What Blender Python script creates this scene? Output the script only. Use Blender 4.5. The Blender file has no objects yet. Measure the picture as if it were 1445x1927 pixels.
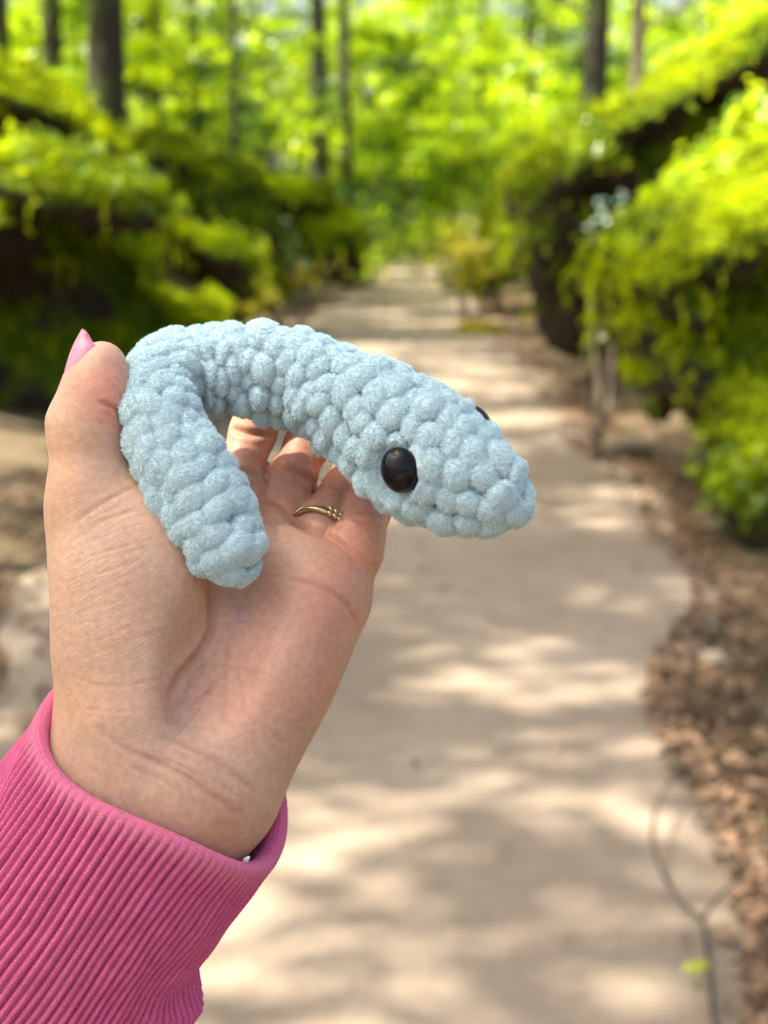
import bpy, bmesh, math, random
import numpy as np
from mathutils import Vector, Matrix, noise as mnoise

sc = bpy.context.scene
COL = sc.collection
R = math.radians
rng = np.random.default_rng(7)
random.seed(7)

# ------------------------------------------------------------------ camera, sky, sun, exposure
F_PX = 3000.0                       # focal length in photo pixels (photo is 1445 x 1927)
CX, CY = 722.5, 963.5
CAM_LOC = Vector((0, 0, 1.5))
PITCH = R(10.6)
cam_data = bpy.data.cameras.new('camera')
cam = bpy.data.objects.new('camera', cam_data)
COL.objects.link(cam)
cam.location = CAM_LOC
cam.rotation_euler = (math.pi/2 - PITCH, 0, 0)
cam_data.sensor_fit = 'VERTICAL'
cam_data.sensor_height = 36.0
cam_data.lens = 36.0 * F_PX / 1927.0
cam_data.clip_start = 0.02
cam_data.clip_end = 1000
cam_data.dof.use_dof = True
cam_data.dof.focus_distance = 0.432
BLUR_PX = 27.0                      # blur disc of far things, photo pixels
aperture_mm = BLUR_PX * 432.0 / F_PX
cam_data.dof.aperture_fstop = cam_data.lens / aperture_mm
sc.camera = cam

SUN_EL, SUN_AZ = R(61), R(-102)      # azimuth measured from +Y, negative = left
sun_dir = Vector((math.sin(SUN_AZ)*math.cos(SUN_EL), math.cos(SUN_AZ)*math.cos(SUN_EL), math.sin(SUN_EL)))
world = bpy.data.worlds.new('World'); sc.world = world; world.use_nodes = True
wn = world.node_tree.nodes; wl = world.node_tree.links
for n in list(wn): wn.remove(n)
sky = wn.new('ShaderNodeTexSky'); sky.sky_type = 'NISHITA'; sky.sun_disc = False
sky.sun_elevation = SUN_EL; sky.sun_rotation = SUN_AZ
sky.air_density = 1.0; sky.dust_density = 6.0; sky.ozone_density = 0.6; sky.altitude = 100
bg = wn.new('ShaderNodeBackground'); bg.inputs['Strength'].default_value = 0.10
wo = wn.new('ShaderNodeOutputWorld')
wl.new(sky.outputs[0], bg.inputs[0]); wl.new(bg.outputs[0], wo.inputs[0])
sun_data = bpy.data.lights.new('sun', 'SUN'); sun_data.energy = 5.0; sun_data.angle = R(0.55)
sun_data.color = (1.0, 0.95, 0.86)
sun = bpy.data.objects.new('sun', sun_data); COL.objects.link(sun)
sun.rotation_euler = sun_dir.to_track_quat('Z', 'Y').to_euler()
vs = sc.view_settings
vs.view_transform = 'Standard'; vs.look = 'None'; vs.gamma = 1; vs.use_curve_mapping = False
vs.exposure = 1.85
try:
    vs.use_white_balance = True; vs.white_balance_temperature = 7100; vs.white_balance_tint = 8
except Exception: pass
sc.render.engine = 'CYCLES'
sc.cycles.use_denoising = True
sc.cycles.max_bounces = 7; sc.cycles.diffuse_bounces = 3; sc.cycles.glossy_bounces = 2
sc.cycles.transmission_bounces = 4; sc.cycles.transparent_max_bounces = 4
sc.cycles.caustics_reflective = False; sc.cycles.caustics_refractive = False
sc.cycles.sample_clamp_indirect = 6

# ------------------------------------------------------------------ helpers
def tag(o, label=None, cat=None, group=None, kind=None):
    if label: o['label'] = label
    if cat: o['category'] = cat
    if group: o['group'] = group
    if kind: o['kind'] = kind
    return o

def empty(name, loc=(0, 0, 0), **kw):
    o = bpy.data.objects.new(name, None); COL.objects.link(o); o.location = loc
    o.empty_display_size = 0.1
    return tag(o, **kw)

def mesh_np(name, V, Fc, mat=None, smooth=True):
    """V (n,3) array, Fc (m,k) array of equal-size faces, or a list of such arrays"""
    Fs = Fc if isinstance(Fc, list) else [Fc]
    Fs = [np.asarray(f, dtype=np.int32) for f in Fs if len(f)]
    me = bpy.data.meshes.new(name)
    V = np.asarray(V, dtype=np.float32)
    me.vertices.add(len(V)); me.vertices.foreach_set('co', V.ravel())
    nl = sum(f.size for f in Fs); npoly = sum(len(f) for f in Fs)
    me.loops.add(nl); me.loops.foreach_set('vertex_index', np.concatenate([f.ravel() for f in Fs]))
    me.polygons.add(npoly)
    sizes = np.concatenate([np.full(len(f), f.shape[1], dtype=np.int32) for f in Fs])
    starts = np.concatenate([[0], np.cumsum(sizes)[:-1]]).astype(np.int32)
    me.polygons.foreach_set('loop_start', starts)
    me.polygons.foreach_set('use_smooth', np.full(npoly, smooth))
    me.update(calc_edges=True); me.validate()
    if mat: me.materials.append(mat)
    return me

def link(name, me, parent=None, **kw):
    o = bpy.data.objects.new(name, me); COL.objects.link(o)
    if parent is not None: o.parent = parent
    return tag(o, **kw)

def set_attr(me, name, vals):
    a = me.attributes.new(name, 'FLOAT', 'POINT'); a.data.foreach_set('value', np.asarray(vals, dtype=np.float32))

def set_col(me, name, rgb):
    a = me.attributes.new(name, 'FLOAT_COLOR', 'POINT')
    c = np.ones((len(rgb), 4), dtype=np.float32); c[:, :3] = rgb
    a.data.foreach_set('color', c.ravel())

class NT:
    def __init__(s, name):
        s.m = bpy.data.materials.new(name); s.m.use_nodes = True
        s.t = s.m.node_tree; s.n = s.t.nodes; s.l = s.t.links
        for n in list(s.n): s.n.remove(n)
        s.out = s.n.new('ShaderNodeOutputMaterial')
    def node(s, typ, **kw):
        n = s.n.new(typ)
        for k, v in kw.items():
            if k.startswith('i_'):
                key = k[2:].replace('_', ' ')
                n.inputs[key].default_value = v
            else: setattr(n, k, v)
        return n
    def link(s, a, b): s.l.new(a, b)
    def coords(s, scale=(1, 1, 1), rot=(0, 0, 0), kind='Object'):
        tc = s.node('ShaderNodeTexCoord'); mp = s.node('ShaderNodeMapping')
        mp.inputs['Scale'].default_value = scale; mp.inputs['Rotation'].default_value = rot
        s.link(tc.outputs[kind], mp.inputs[0]); return mp.outputs[0]
    def coords2(s, scale, rz):
        v = s.coords((1, 1, 1), (0, 0, rz)); mp = s.node('ShaderNodeMapping'); mp.inputs['Scale'].default_value = scale
        s.link(v, mp.inputs[0]); return mp.outputs[0]
    def noise(s, vec, scale, detail=4, rough=0.55, dist=0.0):
        n = s.node('ShaderNodeTexNoise'); n.inputs['Scale'].default_value = scale
        n.inputs['Detail'].default_value = detail; n.inputs['Roughness'].default_value = rough
        n.inputs['Distortion'].default_value = dist
        if vec is not None: s.link(vec, n.inputs['Vector'])
        return n.outputs['Fac']
    def ramp(s, fac, stops, interp='LINEAR'):
        r = s.node('ShaderNodeValToRGB'); cr = r.color_ramp; cr.interpolation = interp
        while len(cr.elements) < len(stops): cr.elements.new(0.5)
        for e, (p, c) in zip(cr.elements, stops):
            e.position = p; e.color = (*c, 1) if len(c) == 3 else c
        s.link(fac, r.inputs[0]); return r.outputs[0]
    def mix(s, fac, a, b, mode='MIX'):
        m = s.node('ShaderNodeMix', data_type='RGBA', blend_type=mode)
        def put(x, i):
            if isinstance(x, (int, float)): m.inputs[i].default_value = x
            elif isinstance(x, tuple): m.inputs[i].default_value = (*x, 1)
            else: s.link(x, m.inputs[i])
        put(fac, 0); put(a, 6); put(b, 7); return m.outputs[2]
    def math(s, op, a, b=0.0):
        m = s.node('ShaderNodeMath', operation=op)
        for i, x in enumerate((a, b)):
            if isinstance(x, (int, float)): m.inputs[i].default_value = x
            else: s.link(x, m.inputs[i])
        return m.outputs[0]
    def bump(s, h, strength, dist, normal=None):
        b = s.node('ShaderNodeBump'); b.inputs['Strength'].default_value = strength
        b.inputs['Distance'].default_value = dist; s.link(h, b.inputs['Height'])
        if normal is not None: s.link(normal, b.inputs['Normal'])
        return b.outputs[0]
    def attr(s, name, out='Fac'):
        a = s.node('ShaderNodeAttribute', attribute_name=name); return a.outputs[out]
    def principled(s, color=None, rough=0.6, normal=None, **kw):
        p = s.node('ShaderNodeBsdfPrincipled'); p.inputs['Roughness'].default_value = rough
        if isinstance(color, tuple): p.inputs['Base Color'].default_value = (*color, 1)
        elif color is not None: s.link(color, p.inputs['Base Color'])
        if normal is not None: s.link(normal, p.inputs['Normal'])
        for k, v in kw.items(): p.inputs[k.replace('_', ' ')].default_value = v
        return p
    def done(s, shader): s.link(shader, s.out.inputs[0]); return s.m

# surface nets: closed surface of a sampled field
def surface_nets(f, org, h):
    nx, ny, nz = f.shape
    neg = f < 0
    cnt = np.zeros((nx-1, ny-1, nz-1), dtype=np.int8)
    sl = [slice(0, -1), slice(1, None)]
    for a in (0, 1):
        for b in (0, 1):
            for c in (0, 1): cnt += neg[sl[a], sl[b], sl[c]]
    act = (cnt > 0) & (cnt < 8)
    idx = np.argwhere(act)
    vid = np.full(act.shape, -1, dtype=np.int64); vid[act] = np.arange(len(idx))
    S = np.zeros((len(idx), 3)); W = np.zeros(len(idx))
    i, j, k = idx.T
    corner = {}
    for a in (0, 1):
        for b in (0, 1):
            for c in (0, 1): corner[(a, b, c)] = f[i+a, j+b, k+c]
    for ax in range(3):
        for u in (0, 1):
            for v in (0, 1):
                c0 = [u, v]; c0.insert(ax, 0); c1 = [u, v]; c1.insert(ax, 1)
                f0, f1 = corner[tuple(c0)], corner[tuple(c1)]
                m = (f0 < 0) != (f1 < 0)
                t = np.where(m, f0/(np.where(m, f0-f1, 1)), 0)
                p = np.tile(np.array(c0, float), (len(idx), 1)); p[:, ax] = t
                S[m] += p[m]; W[m] += 1
    V = (idx + S/W[:, None])*h + org
    faces = []
    for ax in range(3):
        o = [a for a in range(3) if a != ax]
        s0 = [slice(1, -1)]*3; s0[ax] = slice(0, -1)
        s1 = [slice(1, -1)]*3; s1[ax] = slice(1, None)
        n0 = neg[tuple(s0)]; n1 = neg[tuple(s1)]
        e = np.argwhere(n0 != n1)
        if not len(e): continue
        flip = n0[n0 != n1]
        e = e.copy(); e[:, o[0]] += 1; e[:, o[1]] += 1
        def cell(d0, d1):
            q = e.copy(); q[:, o[0]] += d0; q[:, o[1]] += d1
            return vid[q[:, 0], q[:, 1], q[:, 2]]
        q = np.stack([cell(-1, -1), cell(0, -1), cell(0, 0), cell(-1, 0)], 1)
        if ax == 1: flip = ~flip
        q[~flip] = q[~flip][:, ::-1]
        faces.append(q)
    return V, np.concatenate(faces)

def subdivide_quads(V, Q):
    n = len(V)
    E = np.concatenate([Q[:, [0, 1]], Q[:, [1, 2]], Q[:, [2, 3]], Q[:, [3, 0]]])
    E.sort(axis=1)
    key = E[:, 0].astype(np.int64)*n + E[:, 1]
    uk, inv = np.unique(key, return_inverse=True)
    ea, eb = uk//n, uk % n
    Vm = (V[ea]+V[eb])/2; Vc = V[Q].mean(1)
    inv = inv.reshape(4, -1).T + n
    c = np.arange(len(Q)) + n + len(uk)
    V2 = np.concatenate([V, Vm, Vc])
    Q2 = np.concatenate([np.stack([Q[:, t], inv[:, t], c, inv[:, (t+3) % 4]], 1) for t in range(4)])
    return V2, Q2

def vnormals(V, Q):
    n = np.cross(V[Q[:, 2]]-V[Q[:, 0]], V[Q[:, 3]]-V[Q[:, 1]])
    N = np.zeros_like(V)
    for t in range(4): 
        for a in range(3): N[:, a] += np.bincount(Q[:, t], n[:, a], len(V))
    return N/np.maximum(np.linalg.norm(N, axis=1, keepdims=True), 1e-12)

def smooth_verts(V, Q, it=1, lam=0.5):
    E = np.concatenate([Q[:, [0, 1]], Q[:, [1, 2]], Q[:, [2, 3]], Q[:, [3, 0]]])
    cnt = np.bincount(E[:, 0], minlength=len(V)) + np.bincount(E[:, 1], minlength=len(V))
    for _ in range(it):
        A = np.zeros_like(V)
        for a in range(3):
            A[:, a] = np.bincount(E[:, 0], V[E[:, 1], a], len(V)) + np.bincount(E[:, 1], V[E[:, 0], a], len(V))
        V = V*(1-lam) + lam*A/np.maximum(cnt, 1)[:, None]
    return V

def smin(a, b, k):
    if k <= 0: return np.minimum(a, b)
    h = np.maximum(k-np.abs(a-b), 0)/k
    return np.minimum(a, b) - h*h*k*0.25

def rcone(p, a, b, ra, rb):
    a = np.asarray(a); ba = np.asarray(b)-a
    t = np.clip(((p-a)@ba)/max(ba@ba, 1e-9), 0, 1)
    return np.linalg.norm(p-a-t[:, None]*ba, axis=1) - (ra+(rb-ra)*t)

def ellip(p, c, r, M=None):
    q = p-np.asarray(c)
    if M is not None: q = q@M          # columns of M = local axes
    r = np.asarray(r, float)
    k0 = np.linalg.norm(q/r, axis=1); k1 = np.linalg.norm(q/(r*r), axis=1)
    return k0*(k0-1)/np.maximum(k1, 1e-9)

def fbm(P, scale, seed=0, octaves=4, gain=0.5):
    """cheap smooth value-noise fBm on an (n,3) array"""
    out = np.zeros(len(P)); amp = 1.0; tot = 0
    r = np.random.default_rng(1000+seed)
    tab = r.random(4096)
    for o in range(octaves):
        q = P*scale*(2**o) + seed*17.3 + o*5.1
        i = np.floor(q).astype(np.int64); f = q-i; f = f*f*(3-2*f)
        v = 0
        for a in (0, 1):
            for b in (0, 1):
                for c in (0, 1):
                    h = ((i[:, 0]+a)*73856093 ^ (i[:, 1]+b)*19349663 ^ (i[:, 2]+c)*83492791) & 4095
                    w = (f[:, 0] if a else 1-f[:, 0])*(f[:, 1] if b else 1-f[:, 1])*(f[:, 2] if c else 1-f[:, 2])
                    v = v + tab[h]*w
        out += amp*(v-0.5)*2; tot += amp; amp *= gain
    return out/tot

def catmull(P, n):
    """resample control rows P (m,k) at n evenly spaced parameters"""
    P = np.asarray(P, float); m = len(P)
    Q = np.vstack([2*P[0]-P[1], P, 2*P[-1]-P[-2]])
    t = np.linspace(0, m-1-1e-9, n); i = t.astype(int); f = (t-i)[:, None]
    p0, p1, p2, p3 = Q[i], Q[i+1], Q[i+2], Q[i+3]
    return 0.5*((2*p1)+(-p0+p2)*f+(2*p0-5*p1+4*p2-p3)*f*f+(-p0+3*p1-3*p2+p3)*f**3)

def tube_mesh(P, rad, n=8, cap=True):
    """tube along points P with radii; returns V, [quads, ...]"""
    P = np.asarray(P, float); m = len(P); rad = np.broadcast_to(np.asarray(rad, float), (m,))
    T = np.gradient(P, axis=0); T /= np.linalg.norm(T, axis=1, keepdims=True)
    ref = np.array([0, 0, 1.0]) if abs(T[0, 2]) < 0.9 else np.array([1.0, 0, 0])
    N = np.cross(T[0], ref); N /= np.linalg.norm(N)
    Ns = [N]
    for i in range(1, m):
        N = N - T[i]*(N@T[i]); N /= np.linalg.norm(N); Ns.append(N)
    Ns = np.array(Ns); B = np.cross(T, Ns)
    th = np.arange(n)*2*math.pi/n
    V = P[:, None]+rad[:, None, None]*(np.cos(th)[None, :, None]*Ns[:, None]+np.sin(th)[None, :, None]*B[:, None])
    V = V.reshape(-1, 3)
    i, j = np.meshgrid(np.arange(m-1), np.arange(n), indexing='ij'); j2 = (j+1) % n
    Q = np.stack([i*n+j, i*n+j2, (i+1)*n+j2, (i+1)*n+j], -1).reshape(-1, 4)
    if cap:
        a = len(V); V = np.vstack([V, P[0], P[-1]])
        j = np.arange(n); j2 = (j+1) % n
        T1 = np.stack([j2, j, np.full(n, a)], 1); T2 = np.stack([(m-1)*n+j, (m-1)*n+j2, np.full(n, a+1)], 1)
        return V, [Q, np.vstack([T1, T2])]
    return V, [Q]

# ------------------------------------------------------------------ hand-held group frame
# Everything held up in front of the phone is modelled in millimetres in one frame (x right, y up, z towards
# the viewer, origin 450 mm in front of the lens) and carried into the world by one rigid transform.
D0 = 450.0
MM = 0.001
HOLD = cam.matrix_basis.copy() if False else (Matrix.Translation(CAM_LOC) @ Matrix.Rotation(math.pi/2-PITCH, 4, 'X') @ Matrix.Translation((0, 0, -D0*MM)))
def P(px, py, z=0.0):
    d = D0-z
    return np.array([(px-CX)/F_PX*d, -(py-CY)/F_PX*d, z])
def PP(rows): return np.array([P(*r[:3]) for r in rows])
def to_px(V):
    d = D0-V[:, 2]
    return np.stack([V[:, 0]*F_PX/d+CX, CY-V[:, 1]*F_PX/d], 1)
def mmpp(z): return (D0-z)/F_PX        # mm per photo pixel at depth z
# ------------------------------------------------------------------ skin
def skin_material():
    t = NT('skin')
    oc = t.coords()
    col = t.attr('tone', 'Color')
    n1 = t.noise(oc, 0.09*1000, 3, 0.6)
    n2 = t.noise(oc, 0.5*1000, 3, 0.65)
    col = t.mix(t.math('MULTIPLY', n1, 0.30), col, (0.62, 0.24, 0.18), 'MIX')
    mott = t.ramp(n2, [(0.35, (0.90, 0.88, 0.87)), (0.65, (1.06, 1.06, 1.06))])
    col = t.mix(1.0, col, mott, 'MULTIPLY')
    # fine skin lines: two stretched noises + cell pattern
    a = t.noise(t.coords2((240, 1500, 400), R(-32)), 1.0, 4, 0.6, 0.4)
    b = t.noise(t.coords2((1500, 420, 400), R(-20)), 1.0, 4, 0.6, 0.4)
    v = t.node('ShaderNodeTexVoronoi', feature='DISTANCE_TO_EDGE'); v.inputs['Scale'].default_value = 900
    t.link(oc, v.inputs['Vector'])
    ve = t.math('MINIMUM', v.outputs['Distance'], 0.25)
    w = t.attr('lines')
    h = t.math('ADD', t.math('MULTIPLY', a, t.math('ADD', w, 0.18)), t.math('MULTIPLY', b, 0.20))
    h = t.math('ADD', h, t.math('MULTIPLY', ve, 0.5))
    nrm = t.bump(h, 0.42, 0.00055)
    n3 = t.noise(oc, 0.045*1000, 2)
    nrm = t.bump(n3, 0.25, 0.002, nrm)
    rg = t.ramp(n2, [(0.3, (0.34,)*3), (0.7, (0.50,)*3)])
    p = t.principled(col, 0.48, nrm, Subsurface_Weight=0.22, Subsurface_Scale=0.004, Specular_IOR_Level=0.28)
    p.inputs['Subsurface Radius'].default_value = (1.0, 0.35, 0.2)
    t.link(rg, p.inputs['Roughness'])
    return t.done(p.outputs[0])
M_SKIN = skin_material()

# name: list of (px, py, z, radius mm)
THUMB = [(262, 1330, 14, 19), (205, 1080, 13, 14.2), (180, 940, 11, 12.4), (167, 800, 11, 10.5), (184, 722, 12, 8.3), (193, 684, 13, 5.9)]
FINGERS = [
    [(452, 1070, -9, 11.5), (454, 944, -16, 8.0), (451, 890, -31, 6.9), (477, 812, -37, 6.7), (500, 735, -36, 6.8), (514, 690, -31, 6.2)],
    [(528, 1085, -10, 11.5), (528, 966, -16, 7.9), (549, 900, -33, 7.0), (579, 835, -39, 6.6), (604, 765, -40, 6.8), (622, 712, -34, 6.4)],
    [(592, 1105, -9, 11.0), (602, 992, -13, 7.6), (645, 930, -31, 6.6), (673, 868, -37, 6.2), (694, 806, -37, 6.2), (692, 762, -31, 6.0)],
    [(620, 1135, -6, 9.8), (664, 1035, -7, 8.3), (692, 955, -17, 6.6), (704, 905, -24, 6.2), (722, 862, -25, 5.7), (735, 832, -21, 5.2)],
]
WR = np.array([-0.57, 0.82])       # forearm direction in the photo (towards the elbow)
WP = np.array([0.82, 0.57])

def hand_sdf(p):
    def chain(rows, k):
        d = None
        for a, b in zip(rows[:-1], rows[1:]):
            c = rcone(p, P(*a[:3]), P(*b[:3]), a[3], b[3])
            d = c if d is None else smin(d, c, k)
        return d
    # palm: four metacarpals
    wr = [(300, 1420, 10), (340, 1432, 9), (378, 1448, 9), (408, 1462, 10)]
    palm = None
    for fg, w in zip(FINGERS, wr):
        c = rcone(p, P(*fg[0][:3]), P(*w), fg[0][3]+1.2, 15.8)
        palm = c if palm is None else smin(palm, c, 11)
    # forearm, oval
    for off in (-1, 1):
        a0 = np.array([290, 1455]) + WP*off*78; b0 = np.array([290, 1455]) + WP*off*90 + WR*520
        c = rcone(p, P(a0[0], a0[1], 11), P(b0[0], b0[1], 0), 19.8, 24)
        palm = smin(palm, c, 16)
    a = math.radians(-14)
    Mt = np.array([[math.cos(a), -math.sin(a), 0], [math.sin(a), math.cos(a), 0], [0, 0, 1]])
    th = ellip(p, P(246, 1150, 17), (19.5, 34, 14.5), Mt)
    palm = smin(palm, th, 9)
    a = math.radians(-24)
    Mh = np.array([[math.cos(a), -math.sin(a), 0], [math.sin(a), math.cos(a), 0], [0, 0, 1]])
    hy = ellip(p, P(522, 1275, 5), (13.5, 33, 15.5), Mh)
    palm = smin(palm, hy, 10)
    pad = ellip(p, P(560, 1075, -1), (17, 9.5, 8.5), Mh)
    palm = smin(palm, pad, 7)
    thumb = chain(THUMB, 5)
    bulge = ellip(p, P(203, 750, 13), (5.8, 8.5, 6.4))
    thumb = smin(thumb, bulge, 4)
    heel = ellip(p, P(165, 1010, 10), (9, 13, 9)); thumb = smin(thumb, heel, 8)
    palm = smin(palm, thumb, 8)
    web = rcone(p, P(300, 1040, -2), P(400, 1060, -8), 9, 9)
    palm = smin(palm, web, 14)
    fing = None
    for fg in FINGERS:
        c = chain(fg, 3.2)
        pads = ellip(p, P((fg[1][0]+fg[2][0])/2, (fg[1][1]+fg[2][1])/2, (fg[1][2]+fg[2][2])/2+3.0), (fg[1][3]*0.78,)*3)
        c = smin(c, pads, 3)
        fing = c if fing is None else np.minimum(fing, c)
    d = smin(palm, fing, 2.8)
    # hollow of the palm
    cup = ellip(p, P(425, 1210, 30), (13, 26, 15), Mh)
    h = 6.0
    dd = np.maximum(d, -cup); k = np.maximum(h-np.abs(d+cup), 0)/h
    d = dd + k*k*h*0.25
    return d

# crease polylines in the photo: (points, width mm, depth mm)
CREASES = [
    ([(396, 1100), (399, 1150), (396, 1190), (372, 1232), (338, 1272), (318, 1318)], 1.1, 1.0),          # thenar crease
    ([(432, 1180), (428, 1225), (424, 1262), (405, 1290), (380, 1315), (350, 1340)], 0.7, 0.35),
    ([(535, 1090), (585, 1098), (630, 1118), (660, 1150), (676, 1185)], 0.8, 0.5),                       # heart line
    ([(500, 1100), (540, 1140), (590, 1160)], 0.7, 0.18),
    ([(470, 946), (505, 950), (536, 966), (560, 988), (590, 1000), (622, 1012), (655, 1040), (685, 1085)], 0.9, 0.65),
    ([(340, 1262), (400, 1256), (470, 1262), (520, 1275)], 0.5, 0.28),
    ([(424, 1262), (423, 1300), (415, 1360)], 0.5, 0.3), ([(405, 1275), (380, 1330), (330, 1390)], 0.5, 0.25),
    ([(445, 1265), (455, 1310), (462, 1360)], 0.45, 0.22), ([(475, 1270), (498, 1300), (505, 1350)], 0.4, 0.15),
    ([(110, 1190), (170, 1205), (240, 1180), (300, 1135)], 0.4, 0.12),
    ([(120, 1265), (190, 1290), (270, 1285), (340, 1262)], 0.45, 0.16),
    ([(140, 1330), (230, 1340), (330, 1330), (400, 1300)], 0.4, 0.12),
    ([(300, 1385), (370, 1410), (440, 1455), (490, 1500)], 1.0, 0.45),                                   # wrist lines
    ([(250, 1415), (330, 1450), (410, 1505), (470, 1545)], 1.0, 0.40),
    ([(180, 1360), (220, 1400), (300, 1440)], 0.8, 0.22), ([(430, 1330), (500, 1370), (540, 1410)], 0.7, 0.2),
    ([(185, 757), (205, 762), (222, 772), (232, 792)], 0.7, 0.8), ([(170, 790), (200, 800), (232, 812)], 0.5, 0.2),
    ([(140, 985), (190, 950), (235, 925), (262, 915)], 0.6, 0.30), ([(150, 1010), (210, 975), (280, 955)], 0.5, 0.22),
    ([(435, 806), (470, 816), (520, 815)], 0.9, 0.9),
    ([(508, 882), (540, 880), (570, 892), (590, 910)], 0.9, 0.9),
    ([(618, 912), (636, 918), (650, 928)], 0.8, 0.8), ([(612, 926), (632, 932), (650, 940)], 0.5, 0.3),
    ([(668, 962), (695, 966), (725, 980)], 0.7, 0.5), ([(660, 975), (690, 985), (722, 992)], 0.5, 0.3),
    ([(430, 890), (455, 884), (490, 895)], 0.8, 0.6),
]
for _k in range(15):                                       # fan of fine wrinkles over the ball of the thumb
    y0 = 1000+_k*17+rng.uniform(-5, 5); x0 = 100+rng.uniform(0, 30); L = rng.uniform(130, 215); a_ = -0.42+_k*0.012
    CREASES.append(([(x0+L*s, y0+L*s*a_+8*math.sin(s*3+_k)) for s in np.linspace(0, 1, 5)], 0.34, rng.uniform(0.06, 0.16)))
for _k in range(12):                                       # fine vertical lines mid palm
    x0 = 430+_k*16+rng.uniform(-6, 6); y0 = 1225+rng.uniform(-20, 45); L = rng.uniform(45, 110)
    CREASES.append(([(x0+6*s, y0+L*s) for s in np.linspace(0, 1, 4)], 0.30, rng.uniform(0.04, 0.12)))
for _k in range(9):                                        # fine cross lines at the wrist
    x0 = 210+_k*28; y0 = 1400+_k*14+rng.uniform(-25, 35)
    CREASES.append(([(x0, y0), (x0+60, y0+26+rng.uniform(-8, 8)), (x0+120, y0+62)], 0.45, rng.uniform(0.06, 0.16)))

def seg_dist(px, pts):
    """distance (px) to a smooth polyline and the fraction along it"""
    pts = catmull(np.array(pts, float), 24)
    best = np.full(len(px), 1e9); frac = np.zeros(len(px))
    for i in range(len(pts)-1):
        a, b = pts[i], pts[i+1]; ba = b-a
        t = np.clip(((px-a)@ba)/(ba@ba), 0, 1)
        d = np.linalg.norm(px-a-t[:, None]*ba, axis=1)
        m = d < best; best[m] = d[m]; frac[m] = (i+t[m])/(len(pts)-1)
    return best, frac

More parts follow.
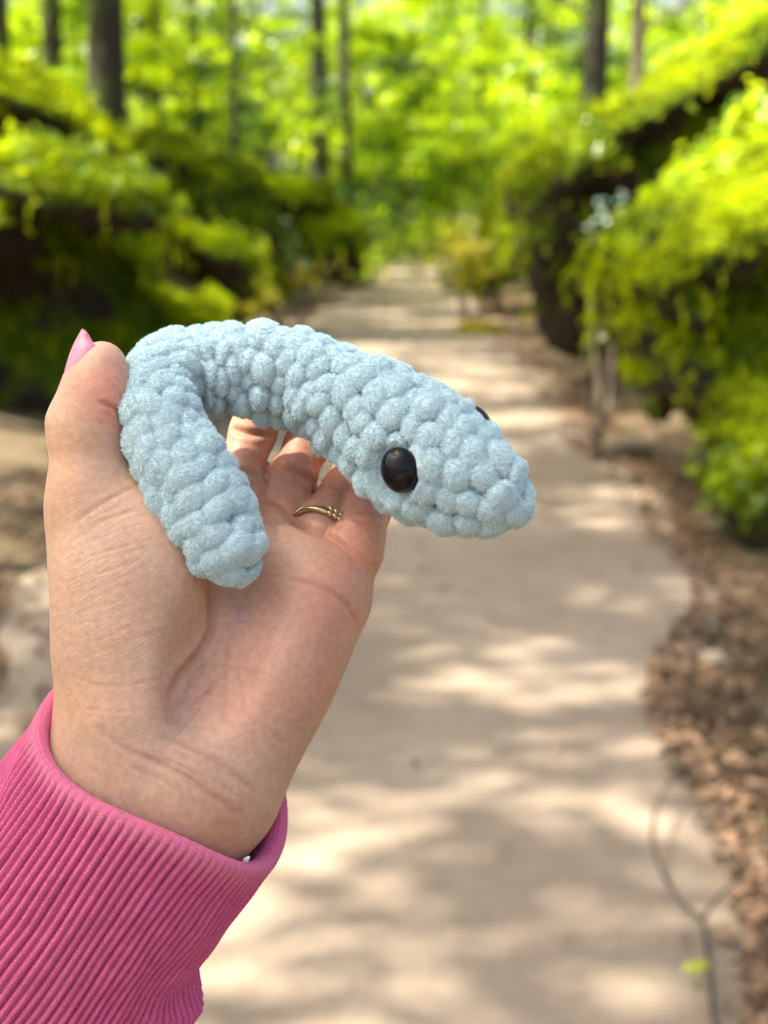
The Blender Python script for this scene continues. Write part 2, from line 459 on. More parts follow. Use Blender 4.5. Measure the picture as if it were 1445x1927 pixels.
def build_hand():
    lo = np.array([-105.0, -165.0, -62.0]); hi = np.array([8.0, 60.0, 40.0])
    h = 1.35
    n = ((hi-lo)/h).astype(int)+1
    ax = [lo[a]+np.arange(n[a])*h for a in range(3)]
    G = np.stack(np.meshgrid(*ax, indexing='ij'), -1).reshape(-1, 3)
    f = hand_sdf(G).reshape(n)
    f[:, 0, :] = np.maximum(f[:, 0, :], 0.5); f[0] = np.maximum(f[0], .5)
    f[:, :, 0] = np.maximum(f[:, :, 0], 0.5); f[:, :, -1] = np.maximum(f[:, :, -1], 0.5)
    V, Q = surface_nets(f, lo, h)
    def proj(V, it):
        e = 0.15
        for _ in range(it):
            d = hand_sdf(V)
            g = np.stack([hand_sdf(V+np.eye(3)[a]*e)-d for a in range(3)], 1)/e
            inside = (V[:, 1] > lo[1]+h*1.5) & (V[:, 0] > lo[0]+h*1.5)
            st = (d/np.maximum((g*g).sum(1), 0.25))[:, None]*g
            V = V-np.clip(st, -1, 1)*inside[:, None]
        return V
    V = smooth_verts(V, Q, 2); V = proj(V, 2)
    V, Q = subdivide_quads(V, Q); V = smooth_verts(V, Q, 1); V = proj(V, 1)
    N = vnormals(V, Q); px = to_px(V)
    front = np.clip(N[:, 2]*3+0.1, 0, 1)
    disp = np.zeros(len(V)); crease = np.zeros(len(V))
    for pts, w, dep in CREASES:
        a = np.array(pts); m = (px[:, 0] > a[:, 0].min()-30) & (px[:, 0] < a[:, 0].max()+30) & (px[:, 1] > a[:, 1].min()-30) & (px[:, 1] < a[:, 1].max()+30) & (N[:, 2] > -0.1)
        ii = np.nonzero(m)[0]
        d, fr = seg_dist(px[ii], pts); d = d*0.145
        tp = np.clip(np.minimum(fr, 1-fr)*6, 0, 1)**0.7
        g = np.exp(-(d/w)**2); ww = w*2.8
        disp[ii] -= (dep*g - dep*0.35*np.exp(-((d-ww*0.7)/(ww*0.5))**2))*tp
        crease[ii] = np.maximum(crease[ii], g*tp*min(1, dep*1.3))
    disp += 0.22*fbm(V, 1/14.0, 3, 3)*front + 0.05*fbm(V, 1/3.0, 4, 3)
    V = V+N*(disp*np.maximum(front, 0.15))[:, None]
    # tone
    x, y = px.T
    base = np.array([0.58, 0.41, 0.305])
    C = np.tile(base, (len(V), 1))
    def blot(cx, cy, rx, ry, col, amt, back=False):
        nonlocal C
        g = min(1, amt*1.2)*np.exp(-(((x-cx)/rx)**2+((y-cy)/ry)**2))
        C = C*(1-g[:, None])+np.array(col)*g[:, None]
    red = (0.62, 0.28, 0.205); pale = (0.72, 0.50, 0.36); vein = (0.42, 0.33, 0.29); warm = (0.66, 0.42, 0.255)
    blot(205, 745, 55, 65, (0.70, 0.30, 0.22), 0.75); blot(560, 900, 160, 90, red, 0.75); blot(670, 1010, 60, 90, red, 0.7)
    blot(600, 1130, 110, 70, (0.66, 0.33, 0.25), 0.6); blot(620, 1250, 60, 150, red, 0.4); blot(480, 1230, 90, 120, (0.66, 0.36, 0.27), 0.4)
    blot(205, 1130, 90, 120, pale, 0.45); blot(230, 1230, 90, 40, pale, 0.35); blot(120, 900, 40, 120, warm, 0.6)
    blot(330, 1350, 60, 40, vein, 0.35); blot(250, 1390, 60, 30, vein, 0.25); blot(150, 1330, 60, 60, warm, 0.5)
    blot(455, 1320, 120, 60, (0.66, 0.34, 0.25), 0.4); blot(420, 1540, 60, 60, (0.58, 0.30, 0.2), 0.4)
    for pts, w, am in [([(372, 1240), (330, 1350), (290, 1420), (250, 1500)], 15, 0.45), ([(330, 1345), (400, 1440), (430, 1540)], 13, 0.35), ([(140, 980), (240, 1050), (330, 1150)], 10, 0.15), ([(210, 1340), (160, 1390), (140, 1430)], 12, 0.2)]:
        d, fr = seg_dist(px, pts); g = am*np.exp(-(d/w)**2)
        C = C*(1-g[:, None])+np.array(vein)*g[:, None]
    C *= 0.90; C *= (1+0.10*fbm(V, 1/9.0, 8, 3))[:, None]
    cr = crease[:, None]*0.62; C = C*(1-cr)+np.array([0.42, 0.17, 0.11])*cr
    # faint pen mark in the palm
    for pts in ([(470, 1146), (454, 1148), (449, 1160), (458, 1171), (474, 1167)], [(450, 1150), (447, 1144), (455, 1140)]):
        d, fr = seg_dist(px, pts); g = 0.5*np.exp(-(d/3.0)**2)*(N[:, 2] > 0)
        C = C*(1-g[:, None])+np.array([0.22, 0.19, 0.40])*g[:, None]
    lines = np.clip(np.exp(-(((x-200)/130)**2+((y-1120)/170)**2))*1.1, 0, 1)
    # close the cut end simply: surface nets already closed it
    me = mesh_np('person', V*MM, Q, M_SKIN)
    set_col(me, 'tone', C); set_attr(me, 'lines', lines)
    return me

person = link('person', build_hand(), label="person's left hand held palm up in a pink sleeve, cupping the blue crocheted toy", cat='person')
person.matrix_world = HOLD
def held(name, me, parent=None, **kw):
    o = link(name, me, parent, **kw)
    if parent is None: o.matrix_world = HOLD
    return o

# nails
def nail_material():
    t = NT('pink_nail_gel'); oc = t.coords()
    n = t.noise(oc, 300, 2)
    c = t.ramp(n, [(0.3, (0.74, 0.15, 0.25)), (0.7, (0.80, 0.21, 0.31))])
    p = t.principled(c, 0.12, None, Subsurface_Weight=0.15, Subsurface_Scale=0.002, Coat_Weight=0.8, Coat_Roughness=0.04)
    return t.done(p.outputs[0])
M_NAIL = nail_material()
def nail(base, tip, nrm, width, name='nail', arch=1.0):
    base, tip, nrm = map(np.asarray, (base, tip, nrm)); d = tip-base; L = np.linalg.norm(d); d = d/L
    nrm = nrm-d*(nrm@d); nrm /= np.linalg.norm(nrm); side = np.cross(d, nrm)
    ns, ntt = 22, 17; rows = []
    for layer in (0, 1):
        for i in range(ns):
            s = i/(ns-1)
            w = width/2*(1-0.62*max(0, (s-0.55)/0.45)**2.2)*(1-0.35*max(0, (0.12-s)/0.12)**2)
            for j in range(ntt):
                tt = -1+2*j/(ntt-1)
                a = tt*1.05; Rr = width/2/math.sin(1.05)
                yy = Rr*math.sin(a)*w/(width/2); hh = Rr*(math.cos(a)-math.cos(1.05))*arch
                edge = (1-tt*tt)
                sx = s*L - (1-s)*0.9*(tt*tt) + 0.0
                if s > 0.8: sx -= (s-0.8)*L*0.9*tt*tt
                hh += 0.7*math.sin(s*math.pi*0.9)-0.35 + (0 if layer == 0 else -0.55)
                rows.append(base+d*sx+side*yy+nrm*hh)
    V = np.array(rows); n1 = ns*ntt; Fq = []
    for i in range(ns-1):
        for j in range(ntt-1):
            a = i*ntt+j; Fq.append((a, a+1, a+ntt+1, a+ntt)); b = n1+a; Fq.append((b, b+ntt, b+ntt+1, b+1))
    for i in range(ns-1):
        for j, f in ((0, 0), (ntt-1, 1)):
            a = i*ntt+j; q = (a, a+ntt, n1+a+ntt, n1+a); Fq.append(q if f == 0 else q[::-1])
    for j in range(ntt-1):
        for i, f in ((0, 1), (ns-1, 0)):
            a = i*ntt+j; q = (a, a+1, n1+a+1, n1+a); Fq.append(q if f == 1 else q[::-1])
    return held(name, mesh_np(name, V*MM, np.array(Fq), M_NAIL), person)
nail(P(136, 736, 15.0), P(173, 626, 13), (-0.76, 0.0, 0.60), 11.0)
for fg in FINGERS:
    a, b = P(*fg[4][:3]), P(*fg[5][:3]); d = (b-a)/np.linalg.norm(b-a)
    nr = np.array([0, 0, -1.0]); nr = nr-d*(nr@d); nr /= np.linalg.norm(nr)
    nail(a+d*2+nr*(fg[4][3]-2.6), b+d*5+nr*(fg[5][3]-2.2), nr, fg[5][3]*1.75)

# ------------------------------------------------------------------ ring with beaded front
def metal_material():
    t = NT('ring_metal'); n = t.noise(t.coords(), 700, 2)
    c = t.ramp(n, [(0.3, (0.50, 0.36, 0.19)), (0.7, (0.72, 0.57, 0.36))])
    return t.done(t.principled(c, 0.16, None, Metallic=1.0).outputs[0])
M_METAL = metal_material()
ring = empty('ring', label='thin gold ring with a row of tiny beads on the ring finger', cat='ring')
ring.matrix_world = HOLD
def _ring():
    f = FINGERS[2]
    a, b = P(*f[1][:3]), P(*f[2][:3]); ax = (b-a)/np.linalg.norm(b-a)
    ax = ax + np.array([-0.10, 0.30, 0.0]); ax /= np.linalg.norm(ax)
    c = a - ax*2.0
    u = np.cross(ax, (0, 0, 1.0)); u /= np.linalg.norm(u); v = np.cross(ax, u)
    r = 9.0
    for dz in (-0.75, 0.75):
        th = np.linspace(0, 2*math.pi, 72, endpoint=False)
        pts = np.array([c+r*(math.cos(t)*u+math.sin(t)*v)+ax*(dz*math.cos(t*1.0+0.5)) for t in th])
        V, Fq = tube_mesh(np.vstack([pts, pts[:1]]), 0.85, 10, cap=False)
        held('band', mesh_np('band', V*MM, Fq, M_METAL), ring)
    bm = bmesh.new(); bmesh.ops.create_icosphere(bm, subdivisions=2, radius=1.05*MM)
    for f_ in bm.faces: f_.smooth = True
    me = bpy.data.meshes.new('bead'); bm.to_mesh(me); bm.free(); me.materials.append(M_METAL)
    # side facing the viewer, towards the little finger
    tv = max(np.linspace(0, 2*math.pi, 360), key=lambda t: (math.cos(t)*u+math.sin(t)*v)@np.array([0.35, -0.35, 0.87]))
    for i in range(7):
        for sgn in (-1, 1):
            t = tv+(i-3.2)*0.18*(1 if u[0] > 0 else -1)
            q = c+(r+0.35)*(math.cos(t)*u+math.sin(t)*v)+ax*sgn*0.95
            o = held('bead', me, ring); o.location = Vector(q*MM)
_ring()

# ------------------------------------------------------------------ sleeve
def knit_material():
    t = NT('pink_rib_knit')
    g = t.attr('rib'); oc = t.coords()
    uv = t.node('ShaderNodeUVMap'); mp = t.node('ShaderNodeMapping'); t.link(uv.outputs[0], mp.inputs[0])
    mp.inputs['Scale'].default_value = (1, 1, 1)
    n1 = t.noise(oc, 2600, 3, 0.7); n2 = t.noise(oc, 260, 4, 0.6); n3 = t.noise(oc, 40, 2)
    fade = t.attr('worn')
    c = t.ramp(n2, [(0.3, (0.50, 0.045, 0.17)), (0.7, (0.64, 0.09, 0.26))])
    c = t.mix(fade, c, (0.66, 0.17, 0.27))
    c = t.mix(t.math('MULTIPLY', n1, 0.45), c, (0.80, 0.24, 0.42))
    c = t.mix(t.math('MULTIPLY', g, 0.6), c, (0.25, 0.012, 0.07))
    w = t.node('ShaderNodeTexWave', wave_type='BANDS', bands_direction='Y'); t.link(mp.outputs[0], w.inputs['Vector'])
    w.inputs['Scale'].default_value = 1.0; w.inputs['Distortion'].default_value = 1.2; w.inputs['Detail'].default_value = 1
    hgt = t.math('ADD', t.math('MULTIPLY', w.outputs['Fac'], 0.55), t.math('MULTIPLY', n1, 0.9))
    nrm = t.bump(hgt, 0.55, 0.0006)
    p = t.principled(c, 0.9, nrm, Sheen_Weight=0.35, Sheen_Roughness=0.5, Specular_IOR_Level=0.15)
    p.inputs['Sheen Tint'].default_value = (1.0, 0.55, 0.75, 1)
    return t.done(p.outputs[0])
M_KNIT = knit_material()

def build_sleeve():
    NR = 98; NU = NR*12
    c0 = np.array([314.0, 1453.0])
    lens_out = np.arange(0, 140, 0.66)           # mm along the sleeve from rim
    rim_r = 2.7
    prof = []                                     # (along, radial offset, inner flag)
    for s in lens_out[::-1]: prof.append((s, 0.0, 0))
    for a in np.linspace(0, math.pi, 13)[1:-1]: prof.append((-math.sin(a)*rim_r, -rim_r*(1-math.cos(a)), 0.5))
    for s in np.arange(0, 42, 1.0): prof.append((s, -2*rim_r, 1))
    prof = np.array(prof); nv = len(prof)
    th = np.linspace(0, 2*math.pi, NU, endpoint=False)
    wp3 = np.array([WP[0], -WP[1], 0]); wr3 = np.array([WR[0], -WR[1], -0.06]); wr3 /= np.linalg.norm(wr3)
    zz = np.cross(wp3, wr3); zz = zz if zz[2] > 0 else -zz
    org = P(c0[0], c0[1], 12)
    A0, B0 = 36.6, 29.5
    Th, S = np.meshgrid(th, prof[:, 0]); Rf = np.repeat(prof[:, 1][:, None], NU, 1)
    front = np.sin(Th)                            # +1 on the viewer's side
    # rim plane is skewed: viewer's side pulled back towards the elbow
    skew = 13.0*front*(1+0.25*np.cos(Th)*(front < 0)) + 3.0*np.cos(Th*2+0.6) + 1.6*np.sin(3*Th+1.0)
    fadeS = np.exp(-np.maximum(S, 0)/55.0)
    along = S + skew*np.where(S < 60, 1, 1)
    w = np.clip(S/90, 0, 1)
    tt_ = np.minimum(Th, 2*math.pi-Th)
    A = 37.8 + 1.2*np.exp(-S/10) + 8.0*np.clip((S-40)/7, 0, 1)**1.5*np.exp(-(tt_/0.42)**2) + 12*np.clip((S-80)/40, 0, 1)
    B = B0 + 8*np.clip((S-66)/30, 0, 1)
    # loose folds
    P3 = np.stack([np.cos(Th)*2.2, np.sin(Th)*2.2, S/26.0], -1).reshape(-1, 3)
    fold = fbm(P3, 1.0, 21, 3).reshape(Th.shape)*2.4*np.clip((S+6)/30, 0.15, 1)
    fold += 1.3*np.sin(Th*5+S/11.0+1.2)*np.exp(-((Th-2.7)/0.5)**2)*np.clip((S+4)/14, 0, 1)
    # ribs: broad rounded rib, narrow groove; they wander a little
    wander = 0.25*np.sin(S/13.0+Th*3)+0.35*fbm(P3, 0.9, 5, 2).reshape(Th.shape)
    ph = (Th*NR/(2*math.pi)+wander*0.8) % 1.0
    groove = np.exp(-((ph-0.5)/0.15)**2)
    wid = 0.75+0.25*np.sin(np.floor(Th*NR/(2*math.pi)+wander*.8)*2.7)
    groove *= wid
    amp = np.where(prof[:, 2] == 0, 1, np.where(prof[:, 2] == 1, 0.5, 0.55))[:, None]*np.clip((S+3.2)/7.0, 0.28, 1)
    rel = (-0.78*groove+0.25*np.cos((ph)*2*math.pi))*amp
    knit = 0.05*np.sin(S*2*math.pi/1.15+ph*14)
    rad = Rf+fold+rel+knit
    V = org + ((A+rad)*np.cos(Th))[..., None]*wp3 + ((B+rad)*np.sin(Th))[..., None]*zz + along[..., None]*wr3
    V = V.reshape(-1, 3)
    i, j = np.meshgrid(np.arange(nv-1), np.arange(NU), indexing='ij'); j2 = (j+1) % NU
    Q = np.stack([i*NU+j, i*NU+j2, (i+1)*NU+j2, (i+1)*NU+j], -1).reshape(-1, 4)
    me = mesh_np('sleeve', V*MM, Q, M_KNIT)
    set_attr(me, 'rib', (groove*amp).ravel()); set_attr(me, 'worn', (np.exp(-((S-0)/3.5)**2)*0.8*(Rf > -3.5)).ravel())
    uvl = me.uv_layers.new(name='UVMap')
    li = np.zeros(len(me.loops), dtype=np.int32); me.loops.foreach_get('vertex_index', li)
    uv = np.stack([(Th*6).ravel()[li], (S*0.5+skew*0.02).ravel()[li]], 1)
    uvl.data.foreach_set('uv', uv.astype(np.float32).ravel())
    return me, V, Q
sleeve_me, SLV, SLQ = build_sleeve()
sleeve = held('sleeve', sleeve_me, person)

# hair-like fibres as a Curves object
def fibres(name, V, Q, density, length, radius, mat, parent, lean=0.5, mask=None, gravity=0.0):
    a, b, c, d = (V[Q[:, k]] for k in range(4))
    n = np.cross(c-a, d-b); area = np.linalg.norm(n, axis=1)/2; n /= np.maximum(np.linalg.norm(n, axis=1, keepdims=True), 1e-12)
    w = area if mask is None else area*mask(a, n)
    cnt = int(w.sum()*density)
    pick = rng.choice(len(Q), cnt, p=w/w.sum())
    u, v = rng.random((2, cnt, 1))
    root = (a[pick]*(1-u)+b[pick]*u)*(1-v)+(d[pick]*(1-u)+c[pick]*u)*v
    nn = n[pick]; r1 = rng.normal(size=(cnt, 3)); r1 /= np.linalg.norm(r1, axis=1, keepdims=True)
    di = nn+r1*lean; di /= np.linalg.norm(di, axis=1, keepdims=True)
    L = length*rng.uniform(0.5, 1.25, (cnt, 1))
    r2 = rng.normal(size=(cnt, 3))*0.25
    p0 = root-nn*0.1; p1 = root+di*L*0.5; p2 = root+(di+r2)/np.linalg.norm(di+r2, axis=1, keepdims=True)*L
    pts = np.stack([p0, p1, p2], 1)*MM
    hc = bpy.data.hair_curves.new(name); hc.add_curves([3]*cnt)
    hc.attributes['position'].data.foreach_set('vector', pts.astype(np.float32).ravel())
    rr = hc.attributes.get('radius') or hc.attributes.new('radius', 'FLOAT', 'POINT')
    rad = np.tile(np.array([1.0, 0.85, 0.35]), cnt)*radius*MM
    rr.data.foreach_set('value', rad.astype(np.float32))
    hc.materials.append(mat)
    return held(name, hc, parent, kind='stuff')
def fibre_material(name, c1, c2):
    t = NT(name); oi = t.node('ShaderNodeHairInfo')
    c = t.ramp(oi.outputs['Random'], [(0, c1), (1, c2)])
    return t.done(t.principled(c, 0.8, None, Specular_IOR_Level=0.2).outputs[0])
M_PFUZZ = fibre_material('pink_fluff', (0.60, 0.09, 0.26), (0.80, 0.25, 0.42))
fibres('sleeve_fluff', SLV, SLQ[:int(len(SLQ)*0.86)], 4.5, 0.95, 0.036, M_PFUZZ, sleeve, 0.9, mask=lambda a, n: (n[:, 2] > -0.45)*(a[:, 1] > -150))
def _tag():
    rows = [(459, 1629, 22), (463, 1618, 24), (469, 1613, 26)]
    V, Fq = tube_mesh(PP(rows), [0.7, 0.8, 0.3], 8)
    t = NT('white_plastic'); m = t.done(t.principled((0.78, 0.76, 0.78), 0.25).outputs[0])
    held('fastening_loop', mesh_np('fastening_loop', V*MM, Fq, m), sleeve)
_tag()

# ------------------------------------------------------------------ crocheted toy
def yarn_material(name='chenille_yarn', a=(0.53, 0.74, 0.82), b=(0.66, 0.84, 0.89)):
    t = NT(name); oc = t.coords()
    n1 = t.noise(oc, 180, 4, 0.6); n2 = t.noise(oc, 2400, 3, 0.75)
    c = t.ramp(n1, [(0.3, a), (0.7, b)])
    c = t.mix(t.math('MULTIPLY', t.attr('gap'), 0.55), c, (0.26, 0.38, 0.48))  # shade in the gaps between stitches painted into the yarn colour
    c = t.mix(t.math('MULTIPLY', n2, 0.35), c, (0.66, 0.78, 0.84))
    nrm = t.bump(n2, 0.7, 0.0005)
    p = t.principled(c, 0.95, nrm, Sheen_Weight=0.4, Sheen_Roughness=0.4, Specular_IOR_Level=0.1)
    return t.done(p.outputs[0])
M_YARN = yarn_material()
toy = empty('crocheted_toy', label='pale blue crocheted chenille snake toy with glossy black eyes, curled in the palm', cat='soft toy')
toy.matrix_world = HOLD
#  px, py, z, radius across (px), radius in depth (px)
SPINE = [(447, 1088, 25, 50, 50), (432, 1046, 24, 66, 60), (402, 978, 22, 78, 70), (350, 893, 19, 83, 74), (306, 812, 14, 72, 70), (296, 742, 6, 62, 66),
         (338, 700, -3, 66, 72), (412, 690, -7, 67, 76), (500, 698, -7, 71, 78), (592, 724, -4, 76, 82), (674, 766, 2, 87, 86), (744, 814, 8, 106, 94),
         (806, 860, 13, 120, 100), (866, 898, 17, 101, 88), (918, 926, 20, 80, 74), (960, 950, 22, 64, 60), (983, 960, 23, 50, 48)]
def build_toy():
    ctl = np.array([list(P(x, y, z)) + [ra*mmpp(z), rb*mmpp(z)] for x, y, z, ra, rb in SPINE])
    # round the ends off
    dense = catmull(ctl, 2000)
    seg = np.linalg.norm(np.diff(dense[:, :3], axis=0), axis=1); s = np.concatenate([[0], np.cumsum(seg)]); L = s[-1]
    NS = int(L/0.27); su = np.linspace(0, L, NS)
    C = np.stack([np.interp(su, s, dense[:, a]) for a in range(5)], 1)
    T = np.gradient(C[:, :3], axis=0); T /= np.linalg.norm(T, axis=1, keepdims=True)
    for _ in range(60):
        T[1:-1] = (T[:-2]+2*T[1:-1]+T[2:])/4
    T /= np.linalg.norm(T, axis=1, keepdims=True)
    zax = np.array([0, 0, 1.0]); A = np.cross(T, zax); A /= np.linalg.norm(A, axis=1, keepdims=True); B = np.cross(A, T)
    endr = lambda q, r: np.sqrt(np.clip(1-(1-np.clip(q/r, 0, 1))**2, 0, 1))
    cap = endr(su, 6.0)*endr(L-su, 7.0)
    RA = C[:, 3]*cap; RB = C[:, 4]*cap
    NTH = 330; th = np.linspace(0, 2*math.pi, NTH, endpoint=False)
    H = np.full((NS, NTH), -1.0); gapm = np.zeros((NS, NTH))
    rowsp = 5.7; rows = int(L/rowsp)+1; ds = su[1]-su[0]; dth = th[1]
    rr = np.random.default_rng(3)
    twist = 0.0
    for k in range(rows+1):
        s0 = min(k*rowsp*L/(rows*rowsp), L); i0 = min(int(s0/ds), NS-1)
        rm = max((RA[i0]+RB[i0])/2, 2.0)
        tail = s0 < 50
        n = max(5, int(round(2*math.pi*rm/(7.4 if tail else 6.9))))
        if k in (0, rows): n = 5
        twist += 0.5*2*math.pi/n+0.05
        for q in range(n):
            t0 = (twist+q*2*math.pi/n+rr.normal(0, 0.22)*6/rm/2) % (2*math.pi)
            sc0 = s0+rr.normal(0, 0.8)
            big = rr.uniform(0.88, 1.22)
            inner = (0.5+0.5*math.cos(t0)) if 70 < s0 < 150 else 0     # side facing the palm has rounder bobbles
            a = (3.75 if not tail else 3.7)*big*rr.uniform(.9, 1.12); b = (4.3 if not tail else 5.0)*big*rr.uniform(.9, 1.12)
            if inner > 0.6: a, b = 3.5*big, 3.7*big
            hgt = 3.3*big*(1.15+0.45*inner if not tail else 0.95)*rr.uniform(.8, 1.2)
            sh = rr.normal(0, 0.35) + (0.35 if tail else 0.1)
            i1, i2 = max(0, int((sc0-a*1.3)/ds)), min(NS, int((sc0+a*1.3)/ds)+2)
            if i2 <= i1: continue
            ii = np.arange(i1, i2); rl = np.maximum((RA[ii]+RB[ii])/2, 1.2)
            dt = (th[None, :]-t0+math.pi) % (2*math.pi)-math.pi
            Y = dt*rl[:, None]; X = (su[ii]-sc0)[:, None]+0*Y
            Xr = X+sh*Y*0.5
            d2 = (Xr/a)**2+(Y/b)**2
            h = hgt*(np.sqrt(np.clip(1-d2, 0, 1))**0.8)-1.0
            h = np.where(d2 < 1, h, -1.0)
            cur = H[ii]
            kk = 0.15
            mx = np.maximum(cur, h); df = np.maximum(kk-np.abs(cur-h), 0)/kk
            H[ii] = mx+df*df*kk*0.25
    Vb = C[:, None, :3]
    dirv = np.cos(th)[None, :, None]*A[:, None]*1.0
    ca, sa = np.cos(th)[None, :], np.sin(th)[None, :]
    def surf(Hh):
        return Vb + ((RA[:, None]+Hh*np.minimum(1, RA/5)[:, None])*ca)[..., None]*A[:, None] + ((RB[:, None]+Hh*np.minimum(1, RB/5)[:, None])*sa)[..., None]*B[:, None]
    H0 = surf(H*0)
    for ec, er in ((P(753, 885, 21.0), 7.0), (P(900, 800, 12), 4.6)):
        dd = np.linalg.norm(H0-ec, axis=-1); k_ = np.clip((er+1.6-dd)/1.6, 0, 1); H = H*(1-k_)+np.minimum(H, -0.6)*k_
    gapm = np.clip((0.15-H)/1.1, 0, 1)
    # end domes push outwards too
    V = surf(H-0.9)
    endpush = np.clip(1-(su/3.5), 0, 1)**2
    V += -T[:, None]*(endpush[:, None]*np.maximum(H, -0.2)*0.9)[..., None]
    endpush = np.clip(1-((L-su)/4.0), 0, 1)**2
    V += T[:, None]*(endpush[:, None]*np.maximum(H, -0.2)*0.9)[..., None]
    V = V.reshape(-1, 3)
    V += (0.26*np.stack([fbm(V, 1/1.3, 31+a, 3) for a in range(3)], 1))
    V = np.vstack([V, C[0, :3]+T[0]*0.4, C[-1, :3]])
    i, j = np.meshgrid(np.arange(NS-1), np.arange(NTH), indexing='ij'); j2 = (j+1) % NTH
    Q = np.stack([i*NTH+j, (i+1)*NTH+j, (i+1)*NTH+j2, i*NTH+j2], -1).reshape(-1, 4)
    j = np.arange(NTH); j2 = (j+1) % NTH; a = NS*NTH
    T1 = np.stack([j, j2, np.full(NTH, a)], 1); T2 = np.stack([(NS-1)*NTH+j2, (NS-1)*NTH+j, np.full(NTH, a+1)], 1)
    # orientation check
    c = V[Q[len(Q)//2]]; nn = np.cross(c[2]-c[0], c[3]-c[1]); mid = C[(NS-1)//2, :3]
    if nn@(c.mean(0)-mid) < 0: Q = Q[:, ::-1].copy(); T1 = T1[:, ::-1].copy(); T2 = T2[:, ::-1].copy()
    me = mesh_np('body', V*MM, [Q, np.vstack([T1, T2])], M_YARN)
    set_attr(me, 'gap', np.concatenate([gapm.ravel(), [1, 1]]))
    return me, V, Q, np.clip(1.15-gapm.ravel()*1.3, 0.05, 1)
toy_me, TV, TQ, TGAP = build_toy()
toy_body = held('body', toy_me, toy)
M_BFUZZ = fibre_material('chenille_pile', (0.52, 0.73, 0.81), (0.78, 0.91, 0.95))
fibres('chenille_pile', TV, TQ, 12.0, 0.85, 0.08, M_BFUZZ, toy_body, 0.9, mask=lambda a, n: TGAP[:len(a)]*(np.linalg.norm(a-P(753, 885, 25.6), axis=1) > 6.9)*(np.linalg.norm(a-P(900, 794, 12.0), axis=1) > 4.6))
# a couple of stray hairs caught in the yarn
M_STRAY = (lambda t: t.done(t.principled((0.05, 0.07, 0.09), 0.5).outputs[0]))(NT('stray_hair'))

def eye_material():
    t = NT('black_safety_eye')
    return t.done(t.principled((0.004, 0.004, 0.006), 0.05, None, Specular_IOR_Level=0.28).outputs[0])
M_EYE = eye_material()
def eye(c, nrm, up, rw, rh, rd):
    nrm = np.array(nrm, float); nrm /= np.linalg.norm(nrm); up = np.array(up, float); up -= nrm*(up@nrm); up /= np.linalg.norm(up); sd = np.cross(up, nrm)
    bm = bmesh.new(); bmesh.ops.create_uvsphere(bm, u_segments=64, v_segments=40, radius=1.0)
    for v in bm.verts:
        x, y, z = v.co
        q = c+sd*x*rw+up*y*rh+nrm*z*rd
        v.co = Vector(q*MM)
    for f_ in bm.faces: f_.smooth = True
    me = bpy.data.meshes.new('eye'); bm.to_mesh(me); bm.free(); me.materials.append(M_EYE)
    o = held('eye', me, toy)
    # short washer collar behind the dome
    return o
eye(P(753, 885, 25.6), (-0.42, -0.22, 0.88), (-0.25, 1.0, 0.1), 5.4, 6.3, 4.6)
eye(P(899, 795, 12.0), (0.75, 0.45, 0.10), (-0.5, 1.0, 0.1), 4.4, 5.2, 3.4)

# ================================================================== THE PLACE: a sandy path between mossy banks
def W(px, py, Y):
    """world x, z of a point seen at photo pixel (px, py) standing Y metres ahead"""
    a = math.atan((CY-py)/F_PX)-PITCH
    z = 1.5+Y*math.tan(a)
    dist = Y/math.cos(PITCH)
    # lateral scale uses depth along the optical axis
    depth = Y*math.cos(PITCH)-(z-1.5)*math.sin(PITCH)
    return (px-CX)/F_PX*depth, z
def path_mid(y): return -0.32+0.026*y+0.10*np.sin(y*0.22)+0.00013*y*y-0.09*np.clip((6.2-y)/3, 0, 1.2)
def path_half(y): return 1.45+0.10*np.sin(y*0.9+1)+0.07*np.sin(y*2.3)-0.30*np.clip((9-y)/7, 0, 1)-0.45*np.clip((y-22)/25, 0, 1)-0.09*np.clip((6.2-y)/3, 0, 1.2)

def earth_material():
    t = NT('forest_floor'); oc = t.coords()
    n1 = t.noise(oc, 1.4, 5, 0.6); n2 = t.noise(oc, 22, 4, 0.7)
    c = t.ramp(n1, [(0.30, (0.030, 0.045, 0.010)), (0.48, (0.075, 0.055, 0.028)), (0.62, (0.11, 0.08, 0.045)), (0.75, (0.05, 0.09, 0.015))])
    c = t.mix(t.math('MULTIPLY', n2, 0.6), c, (0.16, 0.11, 0.06))
    return t.done(t.principled(c, 0.95, t.bump(n2, 0.8, 0.03)).outputs[0])
def sand_material():
    t = NT('trodden_sand'); oc = t.coords()
    n1 = t.noise(oc, 1.1, 4, 0.55, 0.6); n2 = t.noise(oc, 9, 5, 0.65); n3 = t.noise(oc, 160, 3, 0.7)
    c = t.ramp(n1, [(0.28, (0.165, 0.125, 0.094)), (0.5, (0.222, 0.168, 0.124)), (0.72, (0.275, 0.222, 0.178))])
    c = t.mix(t.ramp(n2, [(0.50, (0, 0, 0)), (0.72, (0.8,)*3)]), c, (0.13, 0.095, 0.065))
    c = t.mix(t.math('MULTIPLY', n3, 0.35), c, (0.33, 0.275, 0.22))
    h = t.math('ADD', t.math('MULTIPLY', n2, 1.0), t.math('MULTIPLY', n3, 0.15))
    return t.done(t.principled(c, 0.9, t.bump(h, 0.5, 0.03)).outputs[0])
M_EARTH, M_SAND = earth_material(), sand_material()

